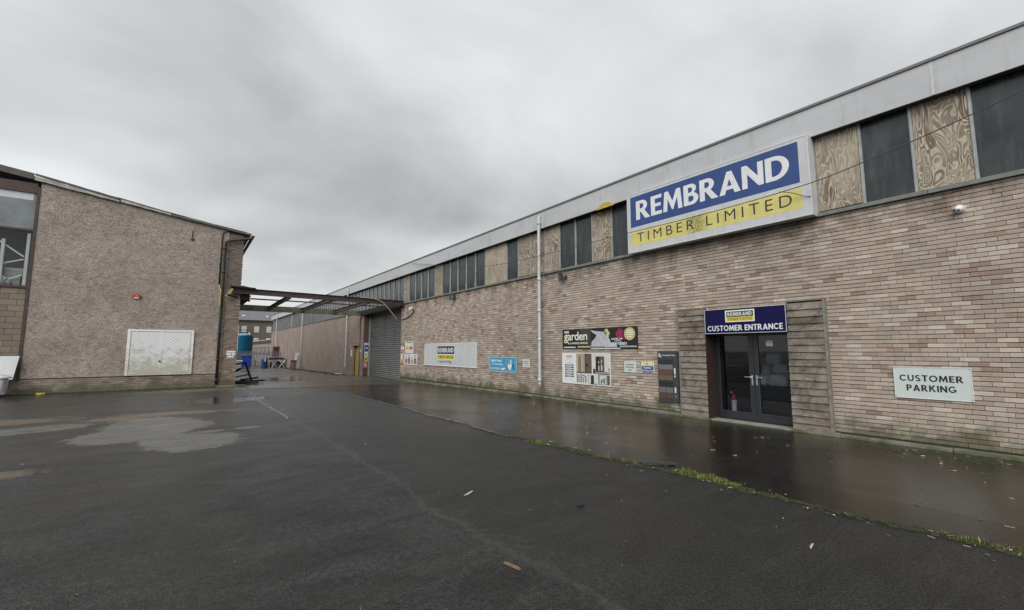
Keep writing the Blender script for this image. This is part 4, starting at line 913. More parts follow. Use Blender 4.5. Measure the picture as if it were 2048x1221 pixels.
s.multi([[(0.83, 0.31), (0.855, 0.31), (0.875, 0.57), (0.855, 0.57)], [(0.87, 0.45), (0.90, 0.45), (0.90, 0.53), (0.87, 0.50)], rc(0.895, 0.915, 0.28, 0.45), [(0.88, 0.24), (0.93, 0.24), (0.92, 0.28), (0.89, 0.28)]], flat('deep_blue_print', (0.005, 0.05, 0.17), 0.5), 'print', 4)
# -- white logo board
s = Sign('parking_board', 'long white board with small logo and Customer Parking lettering', 'sign', 20.89, 15.85, 0.87, 1.965, 0.04, m_signgrey, PW, edge=(0.035, m_pwhite))
s.rect(0.275, 0.63, 0.20, 0.90, m_pwhite, 'logo_border', 1)
s.rect(0.285, 0.62, 0.53, 0.87, flat('navy_black_print', (0.014, 0.013, 0.04), 0.5), 'logo_panel', 2); s.rect(0.285, 0.62, 0.315, 0.49, m_gold, 'logo_panel', 2); s.rect(0.275, 0.63, 0.14, 0.295, m_signgrey, 'panel', 2)
s.glyph('REMBRAND', 0.30, 0.605, 0.595, 0.80, m_pwhite, 0.10, 3); s.text('TIMBER LIMITED', 0.30, 0.605, 0.345, 0.455, flat('olive_ink', (0.10, 0.085, 0.01), 0.5), 0.01, 1.25, 3)
s.text('Customer Parking', 0.315, 0.57, 0.125, 0.255, m_ink, 0.005, 1, 4)
# -- safety signs by the shutter
s = Sign('safety_notice', 'white construction safety notice with yellow and red squares by the shutter', 'sign', 23.45, 22.38, 1.47, 2.105, 0.012, m_pwhite, PW)
s.multi([rc(0.14, 0.86, 0.88, 0.94)], m_ink, 'print', 1); s.rect(0.08, 0.45, 0.30, 0.55, m_syel, 'panel', 1); s.rect(0.50, 0.95, 0.30, 0.58, m_pink, 'panel', 1); s.poly([(0.18, 0.58), (0.38, 0.58), (0.28, 0.80)], m_syel, 'symbol', 1); s.poly(ell(0.72, 0.71, 0.11, 0.09, 14), m_pink, 'symbol', 1); s.poly(ell(0.72, 0.71, 0.08, 0.065, 14), m_pwhite, 'symbol', 2)
s.multi([rc(0.12, 0.88, 0.10+0.05*k, 0.115+0.05*k) for k in range(3)], flat('faint_ink', (0, 0, 0)), 'print', 1)
s = Sign('safety_notice', 'white safety notice with four coloured columns beside the shutter', 'sign', 23.55, 21.88, 0.835, 1.415, 0.016, m_pwhite, PW)
for u, mt, vt in ((0.05, m_red, 0.55), (0.29, m_sblue, 0.60), (0.53, m_syel, 0.45), (0.77, m_sblue, 0.58)): s.rect(u, u+0.19, 0.08, vt, mt, 'panel', 1); s.multi([rc(u+0.05, u+0.14, 0.16+0.13*k, 0.20+0.13*k) for k in range(3)], m_pwhite if mt is not m_syel else m_ink, 'print', 2)
for u, mt in ((0.145, m_pink), (0.385, m_sblue), (0.865, m_sblue)): s.poly(ell(u, 0.78, 0.07, 0.15, 14), mt, 'symbol', 1); s.poly(ell(u, 0.78, 0.04, 0.09, 14), m_pwhite, 'symbol', 2)
s.poly([(0.54, 0.50), (0.71, 0.50), (0.625, 0.92)], m_syel, 'symbol', 1)
def strip_sign(name, label, P, yl, yr, rows_, z1, depth=0.012):
    z0 = z1-sum(h for h, _ in rows_); s = Sign(name, label, 'sign', yl, yr, z0, z1, depth, m_pwhite, P); H = z1-z0; v = 1
    for h, mt in rows_:
        if mt: s.rect(0.06, 0.94, v-h/H+0.012, v-0.012, mt, 'panel', 1); s.multi([rc(0.3, 0.7, v-h/H*0.65, v-h/H*0.4)], m_ink if mt in (m_syel, m_cream) else m_pwhite, 'symbol', 2)
        else: s.multi([rc(0.3, 0.7, v-h/H*0.7, v-h/H*0.3)], flat('faint_ink', (0, 0, 0)), 'print', 1)
        v -= h/H
strip_sign('safety_strip', 'narrow red and white fire notice on the edge of the shutter opening', PW, 24.08, 23.66, [(0.16, None), (0.22, m_red), (0.03, None)], 1.83)
strip_sign('safety_strip', 'narrow white notice below the red fire notice at the shutter edge', PW, 24.08, 23.78, [(0.22, None), (0.08, None)], 1.40)
strip_sign('safety_strip', 'narrow yellow navy and red notice lowest at the shutter edge', PW, 24.10, 23.60, [(0.17, m_syel), (0.12, m_navy), (0.17, m_pink)], 1.085)
PR = lambda x, z, d: (x, S1-0.022-d, z)
strip_sign('safety_strip', 'blue and white notice high on the far side of the shutter opening', PR, 10.06, 10.40, [(0.14, None), (0.42, m_sblue)], 2.13)
strip_sign('safety_strip', 'yellow warning notice under the blue notice at the far shutter side', PR, 10.09, 10.33, [(0.36, m_cream), (0.34, m_syel)], 1.52)
strip_sign('safety_strip', 'red prohibition notice lowest on the far side of the shutter opening', PR, 10.06, 10.30, [(0.4, m_pink)], 0.80)
o = part('entry_plate', None, m_cream, lambda b: b.box(WX-0.06, WX-0.012, 33.25, 33.42, 1.15, 1.65), bevel=0.005); tag(o, 'small cream entry box on the wall left of the yellow door', 'box')
s = Sign('wall_notice', 'faded pink notice right of the yellow door', 'sign', 31.6, 31.05, 0.6, 1.75, 0.03, flat('faded_pink', (0.34, 0.24, 0.23), 0.7, var=0.3), PW)
s.multi([rc(0.05, 0.6, 0.8, 0.98), rc(0.5, 0.95, 0.78, 0.9)], m_pwhite, 'print', 1); s.poly([(0.1, 0.02), (0.25, 0.02), (0.95, 0.24), (0.85, 0.27)], m_ink, 'print', 1)
s = Sign('paper_notice', 'small white paper notice stuck to the right glass door', 'notice', 4.26*1.03, 4.12*1.03, 1.73, 1.855, 0.012, m_pwhite, lambda y, z, d: (DX+0.028-d*0.3, y, z))
s.multi([rc(0.15, 0.85, 0.6+0.1*k, 0.64+0.1*k) for k in range(3)], flat('faint_ink', (0, 0, 0)), 'print', 1)

# ------------------------------------------------------------------ lamps, cameras and cables on the long wall
m_lampglass = flat('lamp_lens', (0.13, 0.135, 0.14), 0.2)
def flood(y, z, label, turn):
    t = thing('floodlight', label, 'floodlight', 'floodlights under the sill'); t.location = (WX-0.02, y, z); t.rotation_euler = (0, 0, turn)
    part('bracket', t, m_blackpipe, lambda b: (b.box(-0.02, 0.02, -0.05, 0.05, -0.05, 0.05), b.bar((-0.02, 0, 0), (-0.12, 0.03, -0.01), 0.05, 0.05)))
    h = part('housing', t, m_blackpipe, lambda b: b.prism([(-0.13, -0.10), (-0.20, -0.12), (-0.25, 0.11), (-0.18, 0.14)], lambda a, c, d: (a, d, c), -0.13, 0.15), bevel=0.008)
    part('lens', h, m_lampglass, lambda b: b.prism([(-0.2075, -0.08), (-0.2125, -0.08), (-0.2475, 0.07), (-0.2425, 0.07)], lambda a, c, d: (a, d, c), -0.08, 0.10))
flood(10.35, 4.05, 'black floodlight under the sill nearest the big sign', R(-25))
flood(17.9, 4.10, 'black floodlight under the sill above the white logo board', R(35))
t = thing('security_camera', 'white dome security camera on the bricks right of the big sign', 'camera'); t.location = (WX-0.005, 1.15, 3.93)
part('base', t, m_pwhite, lambda b: b.tube([(0.003, 0, 0), (-0.05, 0, 0)], 0.07, 20), smooth=False)
part('dome', t, m_pwhite, lambda b: b.tube([(-0.05, 0, 0), (-0.10, 0.01, -0.01), (-0.135, 0.015, -0.02), (-0.15, 0.02, -0.025)], [0.066, 0.058, 0.038, 0.012], 18), smooth=True)
part('lens', t, m_ink, lambda b: (b.tube([(-0.118, 0.045, -0.02), (-0.15, 0.055, -0.03)], 0.014, 10), b.tube([(-0.118, 0.0, -0.03), (-0.152, 0.0, -0.04)], 0.014, 10)))
t = thing('security_camera', 'small white security camera by the canopy end on the brick wall', 'camera'); t.location = (WX-0.005, 22.4, 3.88)
part('bracket', t, m_blackpipe, lambda b: b.bar((0, 0, -0.1), (-0.16, 0, 0.02), 0.05, 0.05)); part('housing', t, m_pwhite, lambda b: b.prism([(-0.1, 0.0), (-0.3, -0.06), (-0.3, 0.06), (-0.12, 0.15)], lambda a, c, d: (a, d, c), -0.06, 0.06), bevel=0.01)
o = part('hanging_cable', None, m_blackpipe, lambda b: b.tube([(WX-0.02, 22.35, 3.75), (WX-0.03, 22.8, 3.55), (WX-0.03, 23.4, 3.42), (WX-0.03, 24.0, 3.38)], 0.022, 6)); tag(o, 'dark cable drooping from the small camera to the shutter corner', 'cable')
m_cable = flat('cable_grey', (0.06, 0.06, 0.06), 0.6)
def spl(pts, n=8):
    P = [Vector(p) for p in pts]; res = []
    for i in range(len(P)-1):
        p0, p1, p2, p3 = P[max(i-1, 0)], P[i], P[i+1], P[min(i+2, len(P)-1)]
        for k in range(n):
            t = k/n; res.append(0.5*((2*p1)+(p2-p0)*t+(2*p0-5*p1+4*p2-p3)*t*t+(3*p1-p0-3*p2+p3)*t**3))
    return res+[P[-1]]
c_pts = [WP(22.77, 6.5, 9.80), WP(20.54, 6.08, 9.78), WP(17.2, 5.42, 9.75), WP(14.18, 5.09, 9.7), WP(11.83, 5.01, 9.66), WP(7.91, 4.99, 9.6), WP(5.8, 4.96, 9.56), WP(3.79, 5.0, 9.5), WP(2.55, 5.12, 9.45), WP(0.34, 5.6, 9.4), WP(-1.5, 6.3, 9.35)]
o = part('overhead_cable', None, m_cable, lambda b: b.tube(spl(c_pts), 0.009, 6)); tag(o, 'thin dark cable strung in front of the clerestory windows and big sign', 'cable')
o = part('loose_wire', None, m_cable, lambda b: b.tube(spl([WP(3.80, 5.02, 9.49), WP(3.55, 4.92, 9.6), WP(3.36, 4.80, 9.68), WP(3.22, 4.75, 9.71)]), 0.007, 6)); tag(o, 'short loose wire hanging across the right end of the big sign', 'wire')

# ================================================================== rendered building on the left
GY = 23.8
LB = thing('rendered_building', 'roughcast gabled building with brick pier and white chevron doors on the left', 'building')
RX0, RX1 = -4.80, 1.335
def roofz(x): return 7.37-0.148*(x-0.0)
def render_wall(b):
    b.prism([(RX0, 0.585), (RX1, 0.585), (RX1, roofz(RX1)), (RX0, roofz(RX0))], lambda a, c, d: (a, GY+d, c), -0.03, 0.3)
part('render_wall', LB, m_harl, render_wall)
bp = part('plinth', LB, m_mortar, lambda b: b.box(-5.0, RX1, GY+0.012, GY+0.29, -0.5, 0.583))
rb2 = random.Random(11)
for (ya, yb, za, zb, c) in courses(-5.0, RX1, -0.04, 0.575, [], rb2):
    k_ = 0.7; t = MB(); t.box(ya, yb, GY-0.002-rb2.uniform(0, .004), GY+0.02, za, zb, tuple(x*k_ for x in c), skip=('+y',)); t.build('brick', m_plinthbrick, bp)
PX0, PX1 = 1.34, 1.93
pr = part('brick_pier', LB, m_mortar, lambda b: b.prism([(PX0+0.02, -0.5), (PX1-0.02, -0.5), (PX1-0.02, roofz(PX1)), (PX0+0.02, roofz(PX0))], lambda a, c, d: (a, GY+d, c), 0.0, 0.45))
t = MB()
for (ya, yb, za, zb, c) in courses(PX0, PX1, -0.05, roofz(PX1)-0.08, [], rb2):
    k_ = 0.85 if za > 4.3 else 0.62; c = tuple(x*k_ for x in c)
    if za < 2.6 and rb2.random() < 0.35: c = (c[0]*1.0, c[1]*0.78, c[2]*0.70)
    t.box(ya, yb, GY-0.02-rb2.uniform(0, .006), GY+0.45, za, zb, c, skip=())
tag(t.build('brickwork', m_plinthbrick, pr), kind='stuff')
part('flank_wall', LB, m_harl, lambda b: b.box(PX1-0.35, PX1-0.03, GY+0.46, 48, -1, 7.0))
# worn stencil on the pier
s = Sign('worn_plate', 'worn white plate on the lower brick pier', 'plate', PX0+0.17, PX1-0.06, 1.29, 1.62, 0.028, flat('worn_plate_brown', (0.22, 0.15, 0.12), 0.8, var=0.3), lambda x, z, d: (x, GY-0.02-d*0.5, z))
s.multi([rc(0.03, 0.97, 0.70, 0.95), rc(0.0, 0.55, 0.36, 0.62), rc(0.62, 0.97, 0.34, 0.62), rc(0.12, 0.85, 0.03, 0.28)], m_pwhite, 'print', 1)
# post, window and block infill at the left edge
part('brown_post', LB, flat('olive_brown_post', (0.06, 0.044, 0.034), 0.7, var=0.3), lambda b: b.prism([(-4.888, 0.55), (RX0-0.002, 0.55), (RX0-0.002, 7.86), (-4.888, 7.86)], lambda a, c, d: (a, GY+d, c), -0.05, 0.15))
wn = part('window', LB, m_browntrim, lambda b: (b.box(-9.5, -4.89, GY-0.02, GY+0.12, 7.60, 7.98), b.box(-9.5, -4.89, GY-0.01, GY+0.10, 6.12, 6.20), b.box(-9.5, -4.89, GY-0.04, GY+0.12, 3.95, 4.04), b.box(-8.0, -7.9, GY, GY+0.1, 4.04, 6.12)))
part('pane', wn, m_clear, lambda b: b.add([(-9.5, GY+0.05, 4.03), (-4.89, GY+0.05, 4.03), (-4.89, GY+0.05, 6.13), (-9.5, GY+0.05, 6.13)], [(0, 1, 2, 3)]))
part('pane', wn, flat('obscured_pane', (0.20, 0.22, 0.235), 0.12, var=0.3, scale=2), lambda b: b.add([(-9.5, GY+0.05, 6.19), (-4.89, GY+0.05, 6.19), (-4.89, GY+0.05, 7.61), (-9.5, GY+0.05, 7.61)], [(0, 1, 2, 3)]))
part('blind', wn, flat('pale_strip', (0.55, 0.58, 0.58), 0.6), lambda b: b.add([(-9.5, GY+0.045, 7.32), (-4.99, GY+0.045, 7.32), (-4.975, GY+0.045, 7.60), (-9.5, GY+0.045, 7.60)], [(0, 1, 2, 3)]))
bk = part('block_infill', LB, flat('block_mortar', (0.10, 0.085, 0.07), 0.95), lambda b: b.box(-9.5, -4.89, GY+0.03, GY+0.2, -0.4, 3.945))
rb3 = random.Random(4)
for k in range(18):
    za = 0.06+k*0.2155; off = 0.22 if k % 2 else 0.0
    x = -4.90-(0.20 if k % 2 else 0.42)
    first = True; xr = -4.90
    while xr > -7.2:
        xl = x if first else xr-0.44
        g = rb3.uniform(0.85, 1.12); c = (0.225*g, 0.185*g, 0.145*g)
        t = MB(); t.box(xl+0.006, xr-0.004, GY+0.012-rb3.uniform(0, .004), GY+0.05, za, za+0.2035, c, skip=('+y',)); t.build('block', m_block, bk); xr = xl; first = False
part('room_shell', LB, flat('room_dark', (0.13, 0.135, 0.14), 0.9), lambda b: (b.box(-12, -4.9, 27.5, 27.6, 0, 8), b.box(-4.78, -4.7, GY+0.31, 27.5, 0, 7.8), b.box(-12, -4.7, GY+0.13, 27.5, 3.7, 3.9)))
# racking behind the window
m_rack = flat('rack_white', (0.84, 0.88, 0.87), 0.45, var=0.1)
rk = thing('storage_rack', 'white braced storage rack behind the left window', 'rack')
Yr = GY+0.125
part('upright', rk, m_rack, lambda b: b.box(-5.05, -4.96, Yr, Yr+0.07, 3.91, 6.05)); part('upright', rk, m_rack, lambda b: b.box(-5.68, -5.59, Yr, Yr+0.07, 3.91, 5.75))
for a, c in (((-6.6, 6.35), (-5.1, 5.15)), ((-5.1, 5.05), (-6.6, 4.45)), ((-5.1, 4.45), (-5.7, 4.1)), ((-6.4, 4.85), (-5.2, 4.0)), ((-5.75, 4.55), (-5.2, 3.95))):
    part('brace', rk, m_rack, lambda b: b.bar((a[0], Yr+0.09, a[1]), (c[0], Yr+0.09, c[1]), 0.02, 0.05))
for (x0, x1, z0, z1, lab) in ((-5.65, -5.15, 4.02, 4.38, 'grey box low on the rack behind the left window'), (-5.55, -5.1, 4.40, 4.70, 'pale box upper on the rack behind the left window')):
    bx = thing('storage_box', lab, 'box', 'boxes on the rack'); part('carton', bx, flat('box_grey', (0.42, 0.43, 0.42), 0.7), lambda b: b.box(x0, x1, Yr+0.2, Yr+0.6, z0, z1), bevel=0.006); part('lid', bx, flat('box_lid', (0.55, 0.56, 0.55), 0.7), lambda b: b.box(x0-0.01, x1+0.01, Yr+0.19, Yr+0.61, z1-0.07, z1+0.004))
# roof: slab, verge flashing in uneven lengths, fascia, gutter
m_slate = flat('roof_felt', (0.06, 0.058, 0.055), 0.8, var=0.4)
part('roof', LB, m_slate, lambda b: b.prism([(-14, roofz(-14)+0.02), (2.18, roofz(2.18)+0.02), (2.22, roofz(2.18)+0.10), (-14, roofz(-14)+0.14)], lambda a, c, d: (a, GY+d, c), -0.10, 24))
x = -14.0; rv = random.Random(8)
mv = [flat('flashing_pale', (0.40, 0.39, 0.34), 0.7, var=0.4, scale=5), flat('flashing_dark', (0.10, 0.095, 0.085), 0.8, var=0.3, scale=5)]
def wedge_strip(x0, x1, lo0, hi0, lo1, hi1, mat, nm, y0=-0.14, y1=-0.105):
    n_ = 8; pts = []
    for i in range(n_+1):
        t_ = i/n_; xx = x0+(x1-x0)*t_; pts.append((xx, roofz(xx)+lo0+(lo1-lo0)*t_+rv.uniform(-.012, .012)))
    for i in range(n_, -1, -1):
        t_ = i/n_; xx = x0+(x1-x0)*t_; pts.append((xx, roofz(xx)+hi0+(hi1-hi0)*t_+rv.uniform(-.008, .008)))
    part(nm, LB, mat, lambda b: b.prism(pts, lambda a, c, d: (a, GY+d, c), y0, y1))
wedge_strip(-14, -5.0, -0.02, 0.20, -0.02, 0.22, mv[1], 'verge_board')
wedge_strip(-4.98, -2.55, -0.03, 0.14, -0.02, 0.04, mv[0], 'verge_flashing'); wedge_strip(-4.98, -2.6, 0.15, 0.23, 0.05, 0.14, mv[1], 'verge_board')
wedge_strip(-2.5, -0.85, 0.0, 0.10, -0.02, 0.05, mv[0], 'verge_flashing'); wedge_strip(-2.6, -0.9, 0.11, 0.16, 0.06, 0.10, mv[1], 'verge_board')
wedge_strip(-0.83, 2.16, -0.02, 0.05, 0.0, 0.10, mv[1], 'verge_board'); wedge_strip(-0.3, 2.0, 0.055, 0.085, 0.11, 0.12, mv[0], 'verge_flashing')
part('eaves_soffit', LB, m_slate, lambda b: b.prism([(PX1+0.002, 6.88), (2.16, 7.02), (2.16, roofz(2.16)+0.015), (PX1+0.002, roofz(PX1)+0.015)], lambda a, c, d: (a, GY+d, c), 0.02, 24))
gt = part('gutter', LB, m_blackpipe, lambda b: b.prism([(2.24+0.075*math.cos(R(a))+0.03, 7.03+0.085*math.sin(R(a))) for a in range(180, 361, 20)]+[(2.335, 7.03), (2.20, 7.03)], lambda a, c, d: (a, GY+d, c), -0.25, 24))
dp = part('downpipe', LB, m_blackpipe, lambda b: b.tube([(2.27, GY-0.17, 6.98), (2.2, GY-0.17, 6.90), (1.35, GY-0.14, 6.70), (1.22, GY-0.11, 6.6), (1.2, GY-0.11, 6.2), (1.2, GY-0.11, 3.0), (1.2, GY-0.11, 0.1)], 0.055, 12), smooth=True)
for z in (6.3, 5.2, 3.7, 2.4, 1.2, 0.3): part('pipe_collar', dp, m_blackpipe, lambda b: b.tube([(1.2, GY-0.11, z-0.05), (1.2, GY-0.11, z+0.05)], 0.07, 12), smooth=True)
part('conduit', LB, m_blackpipe, lambda b: b.tube([(1.36, GY-0.06, 7.15), (1.15, GY-0.06, 7.1), (1.07, GY-0.06, 6.95), (1.06, GY-0.06, 6.0), (1.06, GY-0.06, 4.6)], 0.028, 8), smooth=True)
part('yellow_conduit', LB, flat('dull_yellow', (0.40, 0.33, 0.10), 0.6), lambda b: b.tube([(1.06, GY-0.07, 4.60), (1.10, GY-0.12, 4.45), (1.14, GY-0.18, 4.3), (1.13, GY-0.2, 3.6)], 0.03, 8))
# chevron doors
GD = part('chevron_doors', LB, flat('door_backing', (0.40, 0.39, 0.36), 0.8, var=0.2), lambda b: b.box(-1.90, 0.26, GY-0.045, GY-0.031, 0.60, 2.47))
def mk_wpaint():
    g = G('weathered_white_paint'); n = g.noise(1, 5, 0.7, 0.4, g.map((3, 3, 4))); z = g.xyz()[2]
    lowm = g.math('ADD', g.math('MULTIPLY', z, -0.5), g.math('MULTIPLY', n, 2.2))
    c = g.mix(g.ramp(lowm, [(0.2, 0.0), (0.7, 0.75)]), (0.76, 0.77, 0.77), (0.40, 0.37, 0.27)); g.set('Base Color', c); g.set('Roughness', 0.55); return g.m
m_wp = mk_wpaint()
def clip(poly, a, b_, c):   # keep a*x+b*y<=c
    r = []
    for i in range(len(poly)):
        p, q = poly[i], poly[(i+1) % len(poly)]; dp_, dq = a*p[0]+b_*p[1]-c, a*q[0]+b_*q[1]-c
        if dp_ <= 0: r.append(p)
        if dp_*dq < 0: t_ = dp_/(dp_-dq); r.append((p[0]+(q[0]-p[0])*t_, p[1]+(q[1]-p[1])*t_))
    return r
PG = lambda a, c, d: (a, GY+d, c)
xm = -0.83
for (x0, x1, sgn) in ((-1.80, xm-0.03, 1), (xm+0.03, 0.17, -1)):
    rect_ = [(x0, 0.66), (x1, 0.66), (x1, 2.40), (x0, 2.40)]; ang = R(38); nx_, ny_ = -math.sin(ang)*sgn, math.cos(ang)
    dots = [p[0]*nx_+p[1]*ny_ for p in rect_]; d = min(dots)
    while d < max(dots):
        q = clip(clip(rect_, nx_, ny_, d+0.082), -nx_, -ny_, -d)
        if len(q) >= 3: part('board', GD, m_wp, lambda b: b.prism(q, PG, -0.072-rv.uniform(0, .004), -0.046))
        d += 0.094
part('frame', GD, m_wp, lambda b: (b.box(-1.92, -1.82, GY-0.085, GY-0.046, 0.60, 2.49), b.box(0.19, 0.28, GY-0.085, GY-0.046, 0.60, 2.49), b.box(-1.82, 0.19, GY-0.084, GY-0.046, 2.42, 2.49), b.box(-1.82, 0.19, GY-0.084, GY-0.046, 0.60, 0.65)))
part('centre_stile', GD, m_wp, lambda b: b.box(xm-0.028, xm+0.028, GY-0.08, GY-0.046, 0.652, 2.418)); part('knob', GD, m_ink, lambda b: b.tube([(xm, GY-0.08, 1.17), (xm, GY-0.12, 1.17)], 0.035, 10))
t = thing('alarm_sounder', 'red alarm sounder box on the roughcast gable', 'alarm'); t.location = (-1.75, GY-0.03, 3.84)
hexp = [(-0.15, 0.0), (-0.09, -0.07), (0.09, -0.07), (0.15, 0.0), (0.13, 0.07), (0.07, 0.115), (-0.07, 0.115), (-0.13, 0.07)]
part('cover', t, flat('alarm_red', (0.42, 0.035, 0.04), 0.4), lambda b: b.prism(hexp, lambda a, c, d: (a, d, c), -0.075, 0.0), bevel=0.01)
part('label_strip', t, m_cream, lambda b: b.prism([(-0.085, -0.068), (0.085, -0.068), (0.06, -0.03), (-0.06, -0.03)], lambda a, c, d: (a, d, c), -0.079, -0.0755)); part('lens', t, flat('alarm_pink', (0.6, 0.2, 0.2), 0.3), lambda b: b.prism([(-0.045, 0.01), (0.045, 0.01), (0.03, 0.06), (-0.03, 0.06)], lambda a, c, d: (a, d, c), -0.079, -0.0755))
# rusted bracket stain piece high on the gable
o = part('wall_bracket', LB, flat('rust_dark', (0.06, 0.04, 0.03), 0.9), lambda b: (b.box(-0.06, -0.03, GY-0.05, GY-0.031, 6.55, 6.95), b.box(-0.09, 0.05, GY-0.055, GY-0.031, 6.50, 6.58)))
# white board and bag at the left edge
o = part('white_board', None, m_white, lambda b: b.prism([(-5.95, 0.5), (-4.93, 0.58), (-4.82, 1.42), (-5.27, 1.42), (-5.95, 1.42)], PG, -0.24, -0.22)); tag(o, 'plain white board leaning on the gable at the left edge', 'board')
def bag():
    bm = bmesh.new(); bmesh.ops.create_icosphere(bm, subdivisions=4, radius=1)
    for v_ in bm.verts:
        p = v_.co; q = Vector([math.copysign(abs(c)**0.6, c) for c in p]); k = 1+0.07*math.sin(6*p.x+5*p.z)+0.05*math.sin(11*p.y+7*p.z)+0.03*math.sin(17*p.x-9*p.y)
        v_.co = (q.x*0.55*k+(0.15 if p.z > 0.5 else 0)*p.x, q.y*0.35*k, q.z*0.42*(1+0.06*math.sin(7*p.x)))
    me = bpy.data.meshes.new('bulk_bag'); bm.to_mesh(me); bm.free(); me.polygons.foreach_set('use_smooth', [True]*len(me.polygons)); return me
o = link('bulk_bag', bag(), flat('bag_white', (0.62, 0.64, 0.67), 0.6, var=0.15)); o.location = (-5.5, GY-0.75, 0.39); tag(o, 'white bulk bag on the ground at the left edge', 'bag')

# ================================================================== canopy frame between the buildings
CF = thing('canopy_frame', 'rusty brown open canopy frame spanning between the two buildings', 'canopy')
def ibeam(b, a, c, wd, h):
    a = Vector(a); c = Vector(c); b.bar(a, c, 0.012, h-0.024); up = Vector((0, 0, 1))
    b.bar(a+up*(h/2-0.008), c+up*(h/2-0.008), wd, 0.016); b.bar(a-up*(h/2-0.008), c-up*(h/2-0.008), wd, 0.016)
part('front_beam', CF, m_rustbrown, lambda b: ibeam(b, (1.55, GY-0.12, 4.38), (9.93, GY-0.12, 4.31), 0.16, 0.27))
part('back_beam', CF, flat('mossy_timber', (0.15, 0.145, 0.11), 0.9, var=0.4, scale=4), lambda b: b.box(2.0, 9.95, 31.2, 31.3, 4.05, 4.42))
m_raf = flat('rafter_brown', (0.085, 0.070, 0.06), 0.75, var=0.35)
for x in (4.05, 6.0, 8.0): part('rafter', CF, m_raf, lambda b: ibeam(b, (x, GY+0.0, 4.30), (x, 31.19, 4.22), 0.11, 0.22))
for x in (2.3, 9.87): part('rafter', CF, m_raf, lambda b: ibeam(b, (x, GY-0.02, 4.30), (x, 31.19, 4.22), 0.12, 0.24))
part('purlin', CF, m_rustbrown, lambda b: b.box(2.36, 9.8, 26.55, 26.61, 4.30, 4.37)); 
part('remnant_deck', CF, flat('black_timber', (0.022, 0.018, 0.016), 0.85, var=0.4), lambda b: (b.prism([(1.42, 4.22), (2.26, 4.16), (2.26, 4.62), (2.0, 4.66), (1.55, 4.60)], PG, 0.1, 7.2), b.box(1.4, 2.3, GY+0.02, GY+3.0, 4.0, 4.2), b.bar((1.5, GY-0.2, 4.56), (2.5, GY-0.15, 4.52), 0.3, 0.06), b.bar((1.4, GY-0.3, 4.15), (2.35, GY+0.4, 3.98), 0.06, 0.08)))
part('hanging_strip', CF, flat('dull_yellow', (0, 0, 0)), lambda b: b.add([(1.3, GY-0.25, 4.1), (1.42, GY-0.25, 4.05), (1.62, GY-0.22, 4.42), (1.55, GY-0.22, 4.48)], [(0, 1, 2, 3)]))
part('wall_flashing', CF, flat('grey_flashing', (0.36, 0.37, 0.37), 0.6), lambda b: b.add([(9.93, GY+0.5, 4.14), (9.93, 31.1, 4.06), (9.55, 31.1, 4.30), (9.55, GY+0.5, 4.36)], [(0, 1, 2, 3)]))
part('loose_pole', CF, flat('pale_pole', (0.34, 0.31, 0.25), 0.6), lambda b: b.tube(spl([(7.4, GY-0.2, 4.47), (8.2, GY-0.24, 4.43), (8.7, GY-0.30, 4.2), (9.45, GY-0.35, 3.35)]), 0.022, 7))

# ================================================================== far end of the lane
def px2(x, y): return (x, y, gz(x, y))
TK = thing('storage_tank', 'tall blue cylindrical storage tank behind the palisade fence', 'tank'); TK.location = (6.1, 67, -0.6)
m_tank = flat('tank_blue', (0.010, 0.20, 0.38), 0.4, var=0.3, scale=1.2)
part('shell', TK, m_tank, lambda b: b.lathe((0, 0, 0), [(1.05, 0), (1.05, 4.05), (1.07, 4.06), (1.07, 4.14)], 32), smooth=True); part('top', TK, flat('tank_top', (0.22, 0.45, 0.55), 0.5), lambda b: b.lathe((0, 0, 0), [(1.06, 4.145), (0.5, 4.36), (0.2, 4.40)], 32), smooth=True)
for k in range(10):
    a = 2*math.pi*k/10; part('rail_post', TK, m_blackpipe, lambda b: b.tube([(0.9*math.cos(a), 0.9*math.sin(a), 4.15), (0.9*math.cos(a), 0.9*math.sin(a), 4.85)], 0.02, 6))
part('guard_rail', TK, m_blackpipe, lambda b: [b.tube([(0.9*math.cos(2*math.pi*k/24), 0.9*math.sin(2*math.pi*k/24), z) for k in range(25)], 0.02, 5) for z in (4.5, 4.85)]); part('hatch', TK, m_white, lambda b: b.lathe((0.6, -0.3, 0), [(0.12, 4.2), (0.12, 4.5)], 10)); part('ladder', TK, m_white, lambda b: [b.box(-0.95, -0.9, -0.62, -0.57, 0.3, 5.3), b.box(-0.75, -0.7, -0.82, -0.77, 0.3, 5.3)])
PF = thing('palisade_fence', 'grey palisade fence across the far end of the lane', 'fence')
m_pal = flat('galvanised_pale', (0.13, 0.14, 0.15), 0.6, var=0.2)
t = MB(); t.prism([(-0.034, -0.55), (0.034, -0.55), (0.034, 1.42), (0.0, 1.56), (-0.034, 1.42)], lambda a, c, d: (a, d, c), -0.01, 0.01); pal_me = t.mesh('pale')
for k in range(40):
    o = link('pale', pal_me, m_pal, PF); o.location = (3.6+k*0.155, 61.5, 0)
for z in (0.1, 1.1): part('rail', PF, m_pal, lambda b: b.box(3.5, 9.8, 61.52, 61.57, z, z+0.06))
SKP = thing('waste_skip', 'bright blue waste skip in front of the palisade fence', 'skip'); SKP.location = (5.65, 58, gz(5.65, 58))
part('tub', SKP, flat('skip_blue', (0.01, 0.04, 0.30), 0.45, var=0.2), lambda b: b.prism([(-0.45, 0.22), (0.45, 0.22), (0.52, 1.42), (-0.52, 1.42)], lambda a, c, d: (a, d, c), -0.5, 0.6), bevel=0.02); part('rim', SKP, flat('skip_rim', (0.01, 0.03, 0.2), 0.5), lambda b: b.box(-0.56, 0.56, -0.54, 0.64, 1.42, 1.48))
